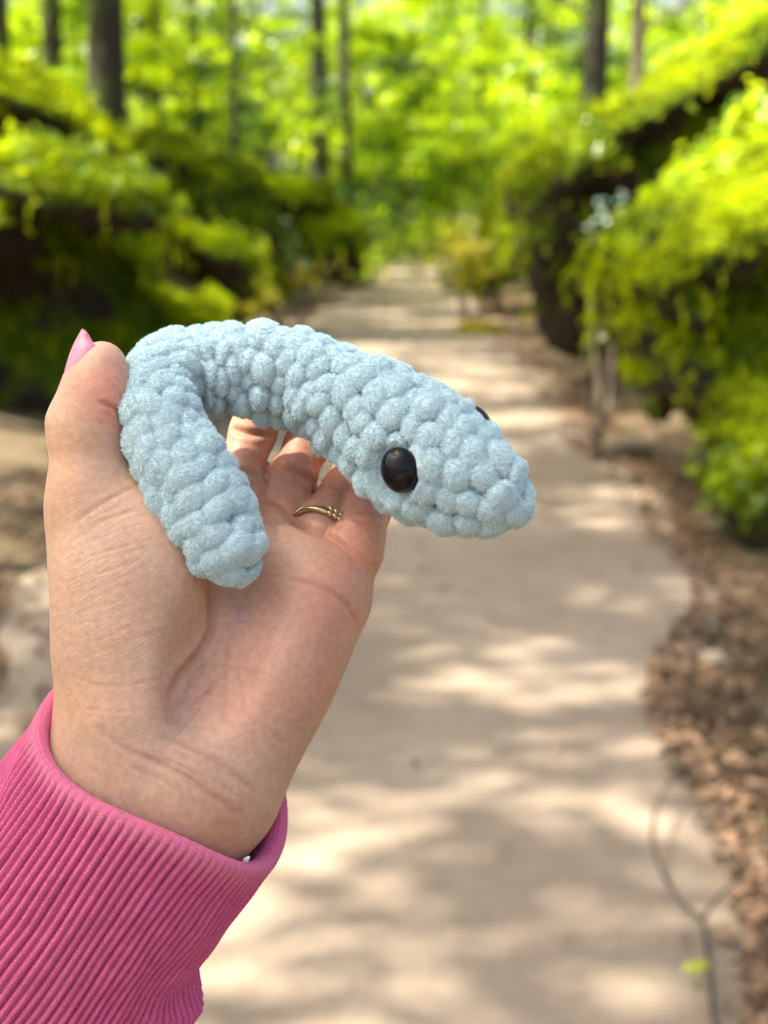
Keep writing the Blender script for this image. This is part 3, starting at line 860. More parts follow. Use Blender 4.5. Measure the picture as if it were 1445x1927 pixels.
# ground: one sheet to the horizon, finer near the path
def ground():
    xs = np.concatenate([-np.geomspace(400, 8, 18), np.linspace(-7, 7, 57), np.geomspace(8, 400, 18)])
    ys = np.concatenate([-np.geomspace(300, 6, 14), np.linspace(-5, 60, 170), np.geomspace(62, 500, 16)])
    X, Y = np.meshgrid(xs, ys, indexing='ij')
    off = np.abs(X-path_mid(np.clip(Y, -5, 60)))-1.5
    G = np.stack([X.ravel(), Y.ravel(), 0*X.ravel()], 1)
    rough = fbm(G, 1.3, 51, 4).reshape(X.shape)*0.10+fbm(G, 0.25, 52, 3).reshape(X.shape)*0.5
    Z = np.clip(off, 0, 1.2)*(0.14+rough*0.6)+np.clip(off-1.6, 0, 12)*0.16
    Z = np.where(off < 0.3, np.minimum(Z, 0.0), Z)
    V = np.stack([X, Y, Z], -1).reshape(-1, 3)
    nx, ny = X.shape; i, j = np.meshgrid(np.arange(nx-1), np.arange(ny-1), indexing='ij')
    Q = np.stack([i*ny+j, (i+1)*ny+j, (i+1)*ny+j+1, i*ny+j+1], -1).reshape(-1, 4)
    link('ground', mesh_np('ground', V, Q, M_EARTH), kind='structure')
    def gz(x, y):
        x = np.atleast_1d(x).astype(float); y = np.atleast_1d(y).astype(float)
        ii = np.clip(np.searchsorted(xs, x)-1, 0, nx-2); jj = np.clip(np.searchsorted(ys, y)-1, 0, ny-2)
        fx = (x-xs[ii])/(xs[ii+1]-xs[ii]); fy = (y-ys[jj])/(ys[jj+1]-ys[jj])
        return Z[ii, jj]*(1-fx)*(1-fy)+Z[ii+1, jj]*fx*(1-fy)+Z[ii, jj+1]*(1-fx)*fy+Z[ii+1, jj+1]*fx*fy
    return gz
ground_z = ground()
def path():
    ys = np.linspace(-4, 62, 330); nu = 29
    u = np.linspace(-1, 1, nu)
    m = path_mid(ys)[:, None]; h = path_half(ys)[:, None]+0.025*np.sin(ys*7.1)[:, None]
    X = m+h*u[None]; Y = np.repeat(ys[:, None], nu, 1)
    G = np.stack([X.ravel(), Y.ravel(), 0*X.ravel()], 1)
    Z = 0.030+0.012*fbm(G, 1.7, 61, 4).reshape(X.shape)-0.0
    e = np.clip((1-np.abs(u))*8, 0, 1)[None]
    gz = ground_z(X.ravel(), Y.ravel()).reshape(X.shape)
    Z = np.maximum(gz+0.004, Z*e+(gz+0.004)*(1-e))
    V = np.stack([X, Y, Z], -1).reshape(-1, 3)
    i, j = np.meshgrid(np.arange(len(ys)-1), np.arange(nu-1), indexing='ij')
    Q = np.stack([i*nu+j, i*nu+j+1, (i+1)*nu+j+1, (i+1)*nu+j], -1).reshape(-1, 4)
    link('path', mesh_np('path', V, Q, M_SAND), kind='structure')
path()

# ---------------------------------------------------------------- foliage materials
def leaf_material(name, c1, c2, trans=0.5, tcol=None, rough=0.45, spec=0.35):
    t = NT(name)
    f = t.attr('tint')
    c = t.ramp(f, [(0.0, c1), (1.0, c2)])
    p = t.principled(c, rough, None, Specular_IOR_Level=spec)
    tr = t.node('ShaderNodeBsdfTranslucent')
    k = t.mix(1.0, c, tcol or (2.2, 2.0, 0.8), 'MULTIPLY'); t.link(k, tr.inputs[0])
    ms = t.node('ShaderNodeMixShader'); ms.inputs[0].default_value = trans
    t.link(p.outputs[0], ms.inputs[1]); t.link(tr.outputs[0], ms.inputs[2])
    return t.done(ms.outputs[0])
M_LEAF = leaf_material('beech_leaf', (0.070, 0.170, 0.010), (0.40, 0.52, 0.025), 0.55, (2.6, 2.3, 0.8), 0.28, 0.6)
M_LEAFD = leaf_material('dark_leaf', (0.020, 0.060, 0.012), (0.060, 0.14, 0.018), 0.35)
M_LEAFB = leaf_material('bluish_leaf', (0.06, 0.13, 0.09), (0.18, 0.28, 0.22), 0.25, (1.2, 1.3, 1.1), 0.3, 0.6)
M_LEAFY = leaf_material('yellowing_leaf', (0.22, 0.26, 0.02), (0.50, 0.42, 0.04), 0.45, (1.6, 1.5, 0.8))
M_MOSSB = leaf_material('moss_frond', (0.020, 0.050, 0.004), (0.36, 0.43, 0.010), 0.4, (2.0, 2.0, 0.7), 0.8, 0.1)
M_LITTER = leaf_material('dead_leaf', (0.055, 0.034, 0.022), (0.36, 0.23, 0.145), 0.2, (1.2, 1.0, 0.8), 0.7, 0.2)
def bark_material(name, a, b, moss):
    t = NT(name); n = t.noise(t.coords((6, 6, 1.2)), 6, 5, 0.7); m = t.noise(t.coords(), 2.2, 4, 0.6)
    c = t.ramp(n, [(0.3, a), (0.7, b)])
    c = t.mix(t.ramp(m, [(0.45, (0, 0, 0)), (0.62, (moss,)*3)]), c, (0.07, 0.11, 0.012))
    return t.done(t.principled(c, 0.9, t.bump(n, 0.9, 0.04)).outputs[0])
M_BARK = bark_material('bark', (0.012, 0.010, 0.007), (0.050, 0.040, 0.028), 0.8)
M_BARKP = bark_material('pale_bark', (0.16, 0.12, 0.09), (0.38, 0.31, 0.24), 0.2)
def moss_rock_material():
    t = NT('mossy_stone'); oc = t.coords(); g = t.node('ShaderNodeNewGeometry')
    sx = t.node('ShaderNodeSeparateXYZ'); t.link(g.outputs['Normal'], sx.inputs[0])
    n1 = t.noise(oc, 1.6, 5, 0.65); n2 = t.noise(oc, 16, 5, 0.7); n3 = t.noise(oc, 70, 3, 0.7)
    moss = t.ramp(n2, [(0.25, (0.020, 0.045, 0.004)), (0.5, (0.07, 0.13, 0.006)), (0.78, (0.26, 0.31, 0.010))])
    rock = t.ramp(n2, [(0.3, (0.020, 0.017, 0.012)), (0.7, (0.075, 0.06, 0.042))])
    f = t.math('ADD', t.math('MULTIPLY', sx.outputs['Z'], 0.75), n1)
    m = t.ramp(f, [(0.32, (0, 0, 0)), (0.55, (1, 1, 1))])
    c = t.mix(m, rock, moss)
    h = t.math('ADD', n2, t.math('MULTIPLY', n3, 0.4))
    return t.done(t.principled(c, 0.95, t.bump(h, 1.0, 0.05), Specular_IOR_Level=0.15).outputs[0])
M_MROCK = moss_rock_material()

def cards(Pn, Nn, size, rnd, aspect=0.55, droop=0.25, align=None):
    """pointed leaves as bent 4-triangle diamonds: centres, normals, lengths -> V, F, per-vertex tint"""
    n = len(Pn); size = np.broadcast_to(size, (n,))[:, None]
    a = rnd.normal(size=(n, 3)) if align is None else align+rnd.normal(size=(n, 3))*0.35
    a -= Nn*(a*Nn).sum(1, keepdims=True); a /= np.maximum(np.linalg.norm(a, axis=1, keepdims=True), 1e-9)
    b = np.cross(Nn, a)
    base = Pn-a*size*0.5; tip = Pn+a*size*0.5-Nn*size*droop
    l = Pn+b*size*aspect*0.5-a*size*0.05; r = Pn-b*size*aspect*0.5-a*size*0.05
    mid = Pn+Nn*size*0.10
    V = np.stack([base, r, tip, l, mid], 1).reshape(-1, 3)
    k = np.arange(n)[:, None]*5
    F = np.concatenate([np.concatenate([k, k+1, k+4], 1), np.concatenate([k+1, k+2, k+4], 1), np.concatenate([k+2, k+3, k+4], 1), np.concatenate([k+3, k, k+4], 1)])
    return V, F
def leaf_object(name, Pn, Nn, size, mat, parent=None, tint=None, aspect=0.55, droop=0.25, align=None, seed=0, **kw):
    rnd = np.random.default_rng(seed)
    V, F = cards(Pn, Nn, size, rnd, aspect, droop, align)
    me = mesh_np(name, V, F, mat, smooth=False)
    tt = rnd.random(len(Pn)) if tint is None else np.clip(tint+rnd.normal(0, 0.14, len(Pn)), 0, 1)
    set_attr(me, 'tint', np.repeat(tt, 5))
    return link(name, me, parent, **kw)

# ---------------------------------------------------------------- mossy banks and boulders
def unit(v): return v/np.maximum(np.linalg.norm(v, axis=1, keepdims=True), 1e-9)
def boulder(name, lobes, seed, label, cat='rock', cell=0.06, tufts=9000, tuft=0.07, hang=0, group=None, bright=0.5, rough=0.22, leaves=0, lmat=None, tmat=None):
    """lobes: (x, y, z, rx, ry, rz, tilt about y) in metres; one solid, then moss fronds and hanging strands"""
    L = np.array([l[:6] for l in lobes]); lo = (L[:, :3]-L[:, 3:6]).min(0)-0.45; hi = (L[:, :3]+L[:, 3:6]).max(0)+0.45
    lo[2] = max(lo[2], -0.5)
    n = ((hi-lo)/cell).astype(int)+1
    ax = [lo[a]+np.arange(n[a])*cell for a in range(3)]
    G = np.stack(np.meshgrid(*ax, indexing='ij'), -1).reshape(-1, 3)
    d = None
    for l in lobes:
        a = math.radians(l[6] if len(l) > 6 else 0)
        Mx = np.array([[math.cos(a), 0, math.sin(a)], [0, 1, 0], [-math.sin(a), 0, math.cos(a)]])
        e = ellip(G, l[:3], l[3:6], Mx); d = e if d is None else smin(d, e, 0.30)
    near = np.abs(d) < 0.7
    nz = np.zeros(len(G)); Gn = G[near]
    nz[near] = fbm(Gn*np.array([1, 1, 1.6]), 1.5, seed, 4, 0.55)*rough*1.7+np.abs(fbm(Gn, 3.5, seed+5, 3))*rough*0.5
    f = (d+nz+0.07).reshape(n)
    for s_ in (np.s_[0], np.s_[-1], np.s_[:, 0], np.s_[:, -1], np.s_[:, :, 0], np.s_[:, :, -1]): f[s_] = np.maximum(f[s_], 0.05)
    V, Q = surface_nets(f, lo, cell); V = smooth_verts(V, Q, 2)
    c0 = np.array([L[:, 0].mean(), L[:, 1].mean(), 0.0])
    o = link(name, mesh_np(name, V-c0, Q, M_MROCK)); o.location = Vector(c0)
    tag(o, label=label, cat=cat, group=group)
    a, b, c, dq = (V[Q[:, k]] for k in range(4)); nn = np.cross(c-a, dq-b); ar = np.linalg.norm(nn, axis=1); nn = nn/np.maximum(ar[:, None], 1e-9)
    ctr = (a+b+c+dq)/4
    patch = fbm(ctr, 1.1, seed+9, 3)
    w = ar*(np.clip(nn[:, 2]*1.2+0.22+patch*0.8, 0.03, 1.2))*(nn[:, 1] < 0.75)*(ctr[:, 2] > -0.05)
    rnd = np.random.default_rng(seed)
    pick = rnd.choice(len(Q), tufts, p=w/w.sum())
    Pn = ctr[pick]+rnd.normal(0, cell*0.45, (tufts, 3))+nn[pick]*tuft*0.25
    Nn = unit(nn[pick]+rnd.normal(0, 0.55, (tufts, 3))+np.array([0, 0, 0.35]))
    tint = bright+0.45*nn[pick][:, 2]+0.9*fbm(Pn, 1.9, seed+3, 3)-0.30  # upward faces yellower, sides darker: sunlit tops put into the moss colour
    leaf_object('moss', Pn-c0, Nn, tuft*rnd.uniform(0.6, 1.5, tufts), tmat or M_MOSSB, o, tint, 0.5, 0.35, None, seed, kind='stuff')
    if hang:
        w = ar*np.clip(1-np.abs(nn[:, 2]-0.1)*2.2, 0, 1)*(ctr[:, 2] > 0.45)*(nn[:, 1] < 0.4)*(0.3+np.clip(patch+0.3, 0, 1))
        pick = rnd.choice(len(Q), hang, p=w/w.sum()); m = 9
        Ls = rnd.uniform(0.08, 0.38, hang)*np.minimum(1, ctr[pick, 2])
        k = np.tile(np.arange(m), hang); idx = np.repeat(np.arange(hang), m)
        t_ = k/m
        Pn = ctr[pick][idx]+nn[pick][idx]*(0.05+0.05*np.sin(t_*3))[:, None]; Pn[:, 2] -= t_*Ls[idx]
        Pn += rnd.normal(0, 0.012, Pn.shape)
        Nn = unit(nn[pick][idx]*1.0+rnd.normal(0, 0.5, Pn.shape))
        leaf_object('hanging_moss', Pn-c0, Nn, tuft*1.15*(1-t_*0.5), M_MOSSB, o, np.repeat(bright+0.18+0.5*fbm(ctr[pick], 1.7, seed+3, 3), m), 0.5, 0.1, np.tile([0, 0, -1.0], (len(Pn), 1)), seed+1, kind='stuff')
    if leaves:
        w = ar*np.clip(nn[:, 2]+0.3, 0, 1)*(patch > 0.05)
        pick = rnd.choice(len(Q), leaves, p=w/w.sum())
        Pn = ctr[pick]+nn[pick]*rnd.uniform(0.03, 0.16, (leaves, 1))+rnd.normal(0, 0.05, (leaves, 3))
        leaf_object('creeper_leaves', Pn-c0, unit(nn[pick]+rnd.normal(0, 0.6, (leaves, 3))+np.array([0, 0, 0.5])), rnd.uniform(0.06, 0.12, leaves), lmat or M_LEAF, o, None, 0.7, 0.2, None, seed+2, kind='stuff')
    return o

def lobe(px, py, Y, rpx, rpy, ry, tilt=0):
    x, z = W(px, py, Y); s = Y/F_PX
    return (x, Y, z, rpx*s, ry, rpy*s, tilt)

# left side
boulder('mossy_boulder', [lobe(30, 700, 11.9, 330, 215, 0.9, 8), lobe(300, 620, 12.4, 170, 95, 0.8, 22), lobe(165, 365, 11.0, 205, 62, 1.3, 13), lobe(330, 435, 11.8, 150, 40, 1.0, 27), lobe(420, 520, 12.2, 95, 34, 0.9, 38), lobe(-60, 440, 11.4, 240, 120, 1.2, 5), lobe(60, 500, 11.9, 240, 110, 0.9, 12)],
        11, 'large mossy boulder on the left with bright green ledge and dark face', 'boulder', 0.07, 19000, 0.06, 40, bright=0.62, leaves=500)
boulder('mossy_boulder', [lobe(80, 205, 14.6, 200, 52, 1.5, 25), lobe(-120, 150, 15, 200, 90, 1.5, 22), lobe(40, 350, 15.9, 230, 110, 1.1, 12), lobe(60, 560, 15.9, 240, 260, 1.0, 0)],
        12, 'sloping mossy rock slab above and behind the big left boulder', 'boulder', 0.09, 8000, 0.10, 200, bright=0.85)
boulder('mossy_boulder', [lobe(400, 440, 19.9, 140, 120, 1.2, 22), lobe(335, 300, 20.2, 120, 46, 1.4, 22), lobe(470, 540, 19.0, 70, 60, 0.8, 10)],
        13, 'dark moss covered rock mound at the foot of the thin tree left of the path', 'boulder', 0.10, 6000, 0.10, 200, bright=0.30)
boulder('mossy_boulder', [lobe(570, 378, 26.7, 85, 34, 1.3, 12), lobe(625, 465, 26.6, 70, 80, 0.9, 0), lobe(530, 470, 27.1, 80, 70, 0.9, 0)],
        14, 'far rounded boulder with yellow moss cap on the left path edge', 'boulder', 0.11, 3500, 0.12, 60, bright=0.60)
boulder('mossy_boulder', [lobe(465, 545, 16.0, 44, 62, 0.4, 20), lobe(430, 575, 16.3, 60, 50, 0.4, 0)],
        15, 'low yellow mossed stone at the tip of the left bank', 'rock', 0.05, 2500, 0.06, 60, bright=0.8)
# right side
boulder('mossy_boulder', [lobe(1500, 640, 9.4, 230, 320, 1.0, -10), lobe(1330, 430, 8.7, 230, 82, 1.1, -34), lobe(1200, 525, 8.5, 85, 72, 0.7, -20), lobe(1390, 780, 8.5, 120, 190, 0.7, -8), lobe(1470, 880, 7.3, 95, 190, 0.5, 0), lobe(1480, 340, 9.2, 150, 110, 1.0, -34), lobe(1260, 640, 9.1, 90, 110, 0.6, -12)],
        21, 'nearest mossy bank on the right, yellow green with hanging moss curtain', 'mossy bank', 0.06, 30000, 0.05, 350, bright=0.80, leaves=1500)
boulder('mossy_boulder', [lobe(1330, 470, 14.5, 250, 230, 1.2, -20), lobe(1290, 175, 13.4, 300, 50, 1.3, -29), lobe(1290, 290, 13.7, 260, 110, 1.2, -30), lobe(1090, 430, 13.9, 110, 130, 0.9, -14), lobe(1070, 330, 13.5, 100, 52, 1.1, -38), lobe(1010, 440, 13.7, 46, 130, 0.8, -8), lobe(1110, 590, 14.2, 110, 120, 0.7, 0)],
        22, 'tall dark green mossy rock bank behind the nearest right bank', 'mossy bank', 0.09, 20000, 0.065, 120, bright=0.55, leaves=1500)
boulder('mossy_boulder', [lobe(965, 470, 24.4, 66, 95, 1.0, -10), lobe(1010, 380, 24.9, 100, 60, 1.2, -28), lobe(915, 530, 24.9, 32, 50, 0.6, 0)],
        23, 'far mossy bank right of the path with drooping lit edge', 'mossy bank', 0.11, 5000, 0.10, 400, bright=0.60, leaves=300)
boulder('mossy_stone', [lobe(905, 628, 20.0, 62, 30, 0.35, 0)], 24, 'small mound of bright yellow moss beside the path on the right', 'rock', 0.045, 2600, 0.06, 0, bright=1.0, rough=0.08, tmat=M_LEAFY)

# ---------------------------------------------------------------- trees
def trunk_mesh(h, r, lean, seed, bend=0.3, n=14):
    rr = np.random.default_rng(seed); zs = np.linspace(-0.4, h, n)
    x = lean[0]*zs/h+bend*np.sin(zs/h*2.5+seed)*0.3; y = lean[1]*zs/h+bend*np.cos(zs/h*2+seed)*0.2
    rad = r*(1-0.72*np.clip(zs/h, 0, 1))+r*0.7*np.exp(-np.clip(zs, 0, 9)/0.35)
    Pn = np.stack([x, y, zs], 1); V, F = tube_mesh(Pn, rad, 10)
    V += 0.12*r*np.stack([fbm(V, 2.2, seed+1, 2), fbm(V, 2.2, seed+2, 2), 0*V[:, 0]], 1)
    return Pn, V, F
CROWNS = {}
def crown_mesh(key, clumps, per, leaf, seed, mat):
    """leaf clumps hung about given centres (x,y,z,r)"""
    if key in CROWNS: return CROWNS[key]
    rr = np.random.default_rng(seed); Ps, Ns, Tn = [], [], []
    for (x, y, z, r) in clumps:
        nsub = max(4, int(per/42)); sub = unit(rr.normal(size=(nsub, 3)))*r*rr.uniform(0.35, 1.0, (nsub, 1))**0.7
        sub[:, 2] *= 0.6
        for s in sub:
            k = 42
            q = rr.normal(size=(k, 3))*np.array([0.26, 0.26, 0.10])*r*0.8
            Ps.append(np.array([x, y, z])+s+q); Ns.append(unit(rr.normal(size=(k, 3))*0.55+np.array([0, 0, 1.0])))
            Tn.append(np.full(k, 0.5+rr.normal(0, 0.25)))
    Pn = np.concatenate(Ps); Nn = np.concatenate(Ns)
    V, F = cards(Pn, Nn, leaf*rr.uniform(0.7, 1.35, len(Pn)), rr, 0.62, 0.2)
    me = mesh_np('crown', V, F, mat, smooth=False)
    set_attr(me, 'tint', np.repeat(np.clip(np.concatenate(Tn)+rr.normal(0, .12, len(Pn)), 0, 1), 5))
    CROWNS[key] = me
    return me
def tree(x, y, h, r, label, clumps, per, leaf, mat, seed, name='tree', cat='tree', group=None, bark=None, lean=(0, 0), bend=0.3):
    z = float(ground_z(x, y)[0])
    root = empty(name, (x, y, z), label=label, cat=cat, group=group)
    Pn, V, F = trunk_mesh(h, r, lean, seed, bend)
    tr = link('trunk', mesh_np('trunk', V, F, bark or M_BARK), root)
    rr = np.random.default_rng(seed)
    big = sorted(clumps, key=lambda c: -c[3])[:9]
    for c in big:
        i = int(np.clip(np.searchsorted(Pn[:, 2], c[2]-abs(c[0]-lean[0]*c[2]/h)*0.6-0.3), 1, len(Pn)-2)); a = Pn[i]
        b = np.array(c[:3]); m = (a+b)/2+np.array([0, 0, 0.12*np.linalg.norm(b-a)])
        q = catmull(np.array([a, m, b]), 7)
        V, F = tube_mesh(q, np.linspace(max(r*0.32*(1-a[2]/h*0.6), 0.012), 0.008, 7), 6)
        link('limb', mesh_np('limb', V, F, bark or M_BARK), tr)
    link('crown', crown_mesh(('t', seed), clumps, per, leaf, seed, mat), root)
    return root
def dup(root, loc, rz, scale, label=None, group=None):
    r = root.copy(); COL.objects.link(r); r.location = loc; r.rotation_euler = (0, 0, rz); r.scale = (scale,)*3
    if label: r['label'] = label
    if group: r['group'] = group
    for ch in list(root.children):
        c = ch.copy(); COL.objects.link(c); c.parent = r
        for g in ch.children:
            d = g.copy(); COL.objects.link(d); d.parent = c
    return r
def rclumps(n, r0, z0, z1, rr, seed, cx=0, cy=0):
    q = np.random.default_rng(seed)
    return [(cx+q.uniform(-r0, r0), cy+q.uniform(-r0, r0), q.uniform(z0, z1), q.uniform(*rr)) for _ in range(n)]

# named trees that show in the photograph
def tx(px, Y): return W(px, 400, Y)[0]
tree(tx(205, 19), 19, 13, 0.27, 'thick dark mossy tree trunk standing behind the left boulders', rclumps(9, 3.0, 5.5, 12, (0.9, 1.6), 31), 260, 0.13, M_LEAF, 31)
tree(tx(415, 24), 24, 9, 0.07, 'thin crooked brown tree rising from the dark mound left of centre', rclumps(7, 1.6, 3.0, 8, (0.6, 1.1), 32), 220, 0.12, M_LEAF, 32, bend=0.8)
tree(tx(648, 34), 34, 12, 0.11, 'slim dark tree in the middle distance left of the bright gap', rclumps(8, 2.4, 2.8, 11, (0.9, 1.5), 33), 240, 0.15, M_LEAF, 33)
tree(tx(1095, 21), 21, 13, 0.20, 'brown tree trunk above the right bank, half hidden by leaves', rclumps(9, 2.6, 4.2, 11, (0.9, 1.5), 34), 260, 0.13, M_LEAFD, 34, lean=(0.5, 0))
tree(tx(1215, 19), 19.5, 12, 0.10, 'pale slender trunk at the top right behind the bank', rclumps(7, 2.0, 4.0, 10, (0.7, 1.3), 35), 240, 0.13, M_LEAFD, 35, bark=M_BARKP)
tree(tx(310, 27), 27, 12, 0.10, 'straight thin tree between the thick trunk and the crooked one', rclumps(8, 2.0, 3.4, 11, (0.7, 1.3), 36), 240, 0.13, M_LEAF, 36)
tree(tx(75, 21), 22, 12, 0.09, 'thin shaded trunk at the top left corner', rclumps(7, 2.0, 3.8, 11, (0.7, 1.3), 37), 240, 0.13, M_LEAF, 37)
# leafy saplings and understorey making the green wall of the wood
def wall_trees():
    q = np.random.default_rng(77)
    protos = []
    for k in range(5):
        cl = rclumps(13, 1.7, 0.5, 5.2, (0.55, 1.0), 100+k)
        protos.append(tree(-60-8*k, -40, 6.2, 0.05, 'tmp', cl, 300, 0.13, [M_LEAF, M_LEAF, M_LEAF, M_LEAFD, M_LEAF][k], 200+k, name='sapling', group='leafy saplings filling the wood beyond the banks'))
    spots = []
    for i in range(84):
        for _ in range(60):
            y = q.uniform(23, 66); side = q.choice([-1, 1]); x = path_mid(min(y, 60))+side*(q.uniform(2.4, 3.2+0.2*y))
            if i > 63: y = q.uniform(56, 74); x = path_mid(60)+q.uniform(-5, 5)
            if all((x-a)**2+(y-b)**2 > 3.2 for a, b in spots): break
        # keep the bright gap up the path thinner
        spots.append((x, y))
    for i, (x, y) in enumerate(spots):
        src = protos[i % 5]; z = float(ground_z(x, y)[0]); s = q.uniform(0.8, 1.35)
        o = src if i < 5 else dup(src, (x, y, z), q.uniform(0, 6.28), s*(1.35 if i > 63 else 1))
        o.location = (x, y, z)
        tone = 'dark green' if i % 5 == 3 else 'bright green'
        where = 'beyond the end of the path' if i > 63 else ('in the wood left of the path' if x < path_mid(min(y, 60)) else 'in the wood right of the path')
        o['label'] = '%s leafy sapling %s, blurred among its neighbours' % (tone, where)
        o['group'] = '%s saplings %s' % (tone, where)
wall_trees()
tree(tx(905, 44), 44, 10.5, 0.07, 'slender sunlit tree with yellow green leaves closing the gap above the path', rclumps(20, 1.9, 2.6, 9.6, (0.7, 1.1), 501), 300, 0.15, M_LEAF, 501)
tree(tx(985, 36), 36, 10, 0.06, 'young leafy tree right of the bright gap above the far right bank', rclumps(16, 1.4, 2.8, 8.6, (0.6, 1.0), 502), 260, 0.14, M_LEAF, 502)
tree(tx(850, 74), 74, 15, 0.12, 'far tree with pale yellow green crown above the end of the path', rclumps(26, 3.2, 3.5, 13, (1.1, 1.7), 503), 300, 0.2, M_LEAF, 503)
tree(tx(960, 80), 80, 15, 0.12, 'farthest broad crowned tree right of the end of the path', rclumps(26, 3.4, 3.5, 13, (1.1, 1.7), 504), 300, 0.2, M_LEAF, 504)
tree(tx(760, 82), 82, 15, 0.12, 'farthest broad crowned tree left of the end of the path', rclumps(26, 3.4, 3.5, 13, (1.1, 1.7), 505), 300, 0.2, M_LEAF, 505)

# taller trees: farther back, and the canopy to the left that dapples the sunlight
def canopy():
    q = np.random.default_rng(91)
    sd = np.array(sun_dir)
    protos = []
    for k in range(4):
        cl = []
        for _ in range(26 if k < 3 else 30):
            r = 2.8*math.sqrt(q.random()); a = q.uniform(0, 6.28)
            cl.append((r*math.cos(a), r*math.sin(a), q.uniform(10.0, 14.5), q.uniform(0.7, 1.2) if k < 3 else q.uniform(0.75, 1.1)))
        protos.append(tree(-80-9*k, -60, 14.0, 0.24, 'tmp', cl, 300 if k < 3 else 280, 0.15, M_LEAF, 300+k, group='tall canopy trees along the path'))
    spots = []
    H = 12.3; shift = -sd[:2]/sd[2]*H      # ground point shaded by a crown = crown xy + shift
    for gy in list(np.arange(0.4, 30, 3.6))+list(np.arange(32, 62, 7.0)):
        sc_ = 1.0 if gy < 8 else 0.8
        x = (0.3 if gy < 8 else 0.9)-shift[0]*sc_+q.uniform(-0.4, 0.4); y = gy-shift[1]*sc_+(q.uniform(-0.6, 0.6) if gy > 1 else 0)
        spots.append((x, y, gy))
    used = set()
    for i, (x, y, gy) in enumerate(spots):
        k = 3 if gy < 8 else i % 3
        src = protos[k]; z = float(ground_z(x, y)[0])
        o = dup(src, (x, y, z), q.uniform(0, 6.28), 1.0) if k in used else src
        used.add(k)
        o.location = (x, y, z); o.rotation_euler.z = q.uniform(0, 6.28); o.scale = (1.0 if gy < 8 else 0.8,)*3
        o['label'] = 'tall canopy tree whose crown dapples the light on the path'
    for i in range(16):                       # tall trees beyond
        y = q.uniform(34, 75); x = path_mid(60)+q.choice([-1, 1])*q.uniform(2.5, 16)
        o = dup(protos[i % 3], (x, y, float(ground_z(x, y)[0])), q.uniform(0, 6.28), q.uniform(0.9, 1.25))
        o['label'] = 'tall tree in the far background of the wood'; o['group'] = 'far tall trees beyond the path'
canopy()

# ---------------------------------------------------------------- plants and litter at the path
def leafy_plant(px, py, Y, rpx, n, leaf, mat, label, seed, stem_py=None, stem_mat=None, name='plant', cat='plant', spread=(1, 1)):
    x, z = W(px, py, Y); zg = float(ground_z(x, Y)[0]); r = rpx*Y/F_PX
    root = empty(name, (x, Y, zg), label=label, cat=cat)
    q = np.random.default_rng(seed)
    Pn = q.normal(size=(n, 3))*r*0.5*np.array([spread[0], 0.8, spread[1]])+np.array([0, 0, z-zg])
    leaf_object('foliage', Pn, unit(q.normal(size=(n, 3))*0.6+np.array([0, -0.5, 0.8])), leaf*q.uniform(.7, 1.3, n), mat, root, seed=seed, aspect=0.7)
    for k in range(4):
        tgt = Pn[q.integers(n)]
        c = catmull(np.array([[q.normal(0, .02), q.normal(0, .02), -0.03], tgt*0.5+np.array([0.05*k-0.1, 0, 0.0]), tgt]), 8)
        V, F = tube_mesh(c, np.linspace(0.018, 0.006, 8)*min(1.5, Y/14), 6)
        link('stem', mesh_np('stem', V, F, stem_mat or M_BARKP), root)
leafy_plant(880, 480, 21.5, 62, 130, 0.15, M_LEAFY, 'small bush with yellow green leaves on a pale stem right of the path', 401)
leafy_plant(520, 480, 21, 55, 60, 0.15, M_LEAFB, 'bluish grey leafed plant in front of the far left boulder', 402)
leafy_plant(560, 515, 21, 45, 40, 0.14, M_LEAFY, 'yellow leafed seedling left of the path below the bluish plant', 403, spread=(1.4, 0.6))
leafy_plant(480, 555, 15.5, 40, 60, 0.09, M_LEAFY, 'yellowing fern clump at the tip of the left bank', 404)
leafy_plant(790, 450, 40, 60, 120, 0.2, M_LEAF, 'low green bush at the far end of the path', 405, spread=(1.6, 0.7))
leafy_plant(1150, 450, 11.3, 60, 70, 0.07, M_LEAFB, 'bluish white leaves sprouting between the two right banks', 406, spread=(0.7, 1.4))
leafy_plant(1135, 545, 9.6, 34, 40, 0.06, M_LEAFB, 'pale leafed sprig hanging on the tip of the near right bank', 407)
leafy_plant(700, 400, 33, 90, 220, 0.17, M_LEAFD, 'dark green shrub spreading behind the far boulder', 408, spread=(1.5, 0.8))
leafy_plant(940, 420, 26, 70, 160, 0.15, M_LEAF, 'bright green shrub behind the yellow bush', 409)

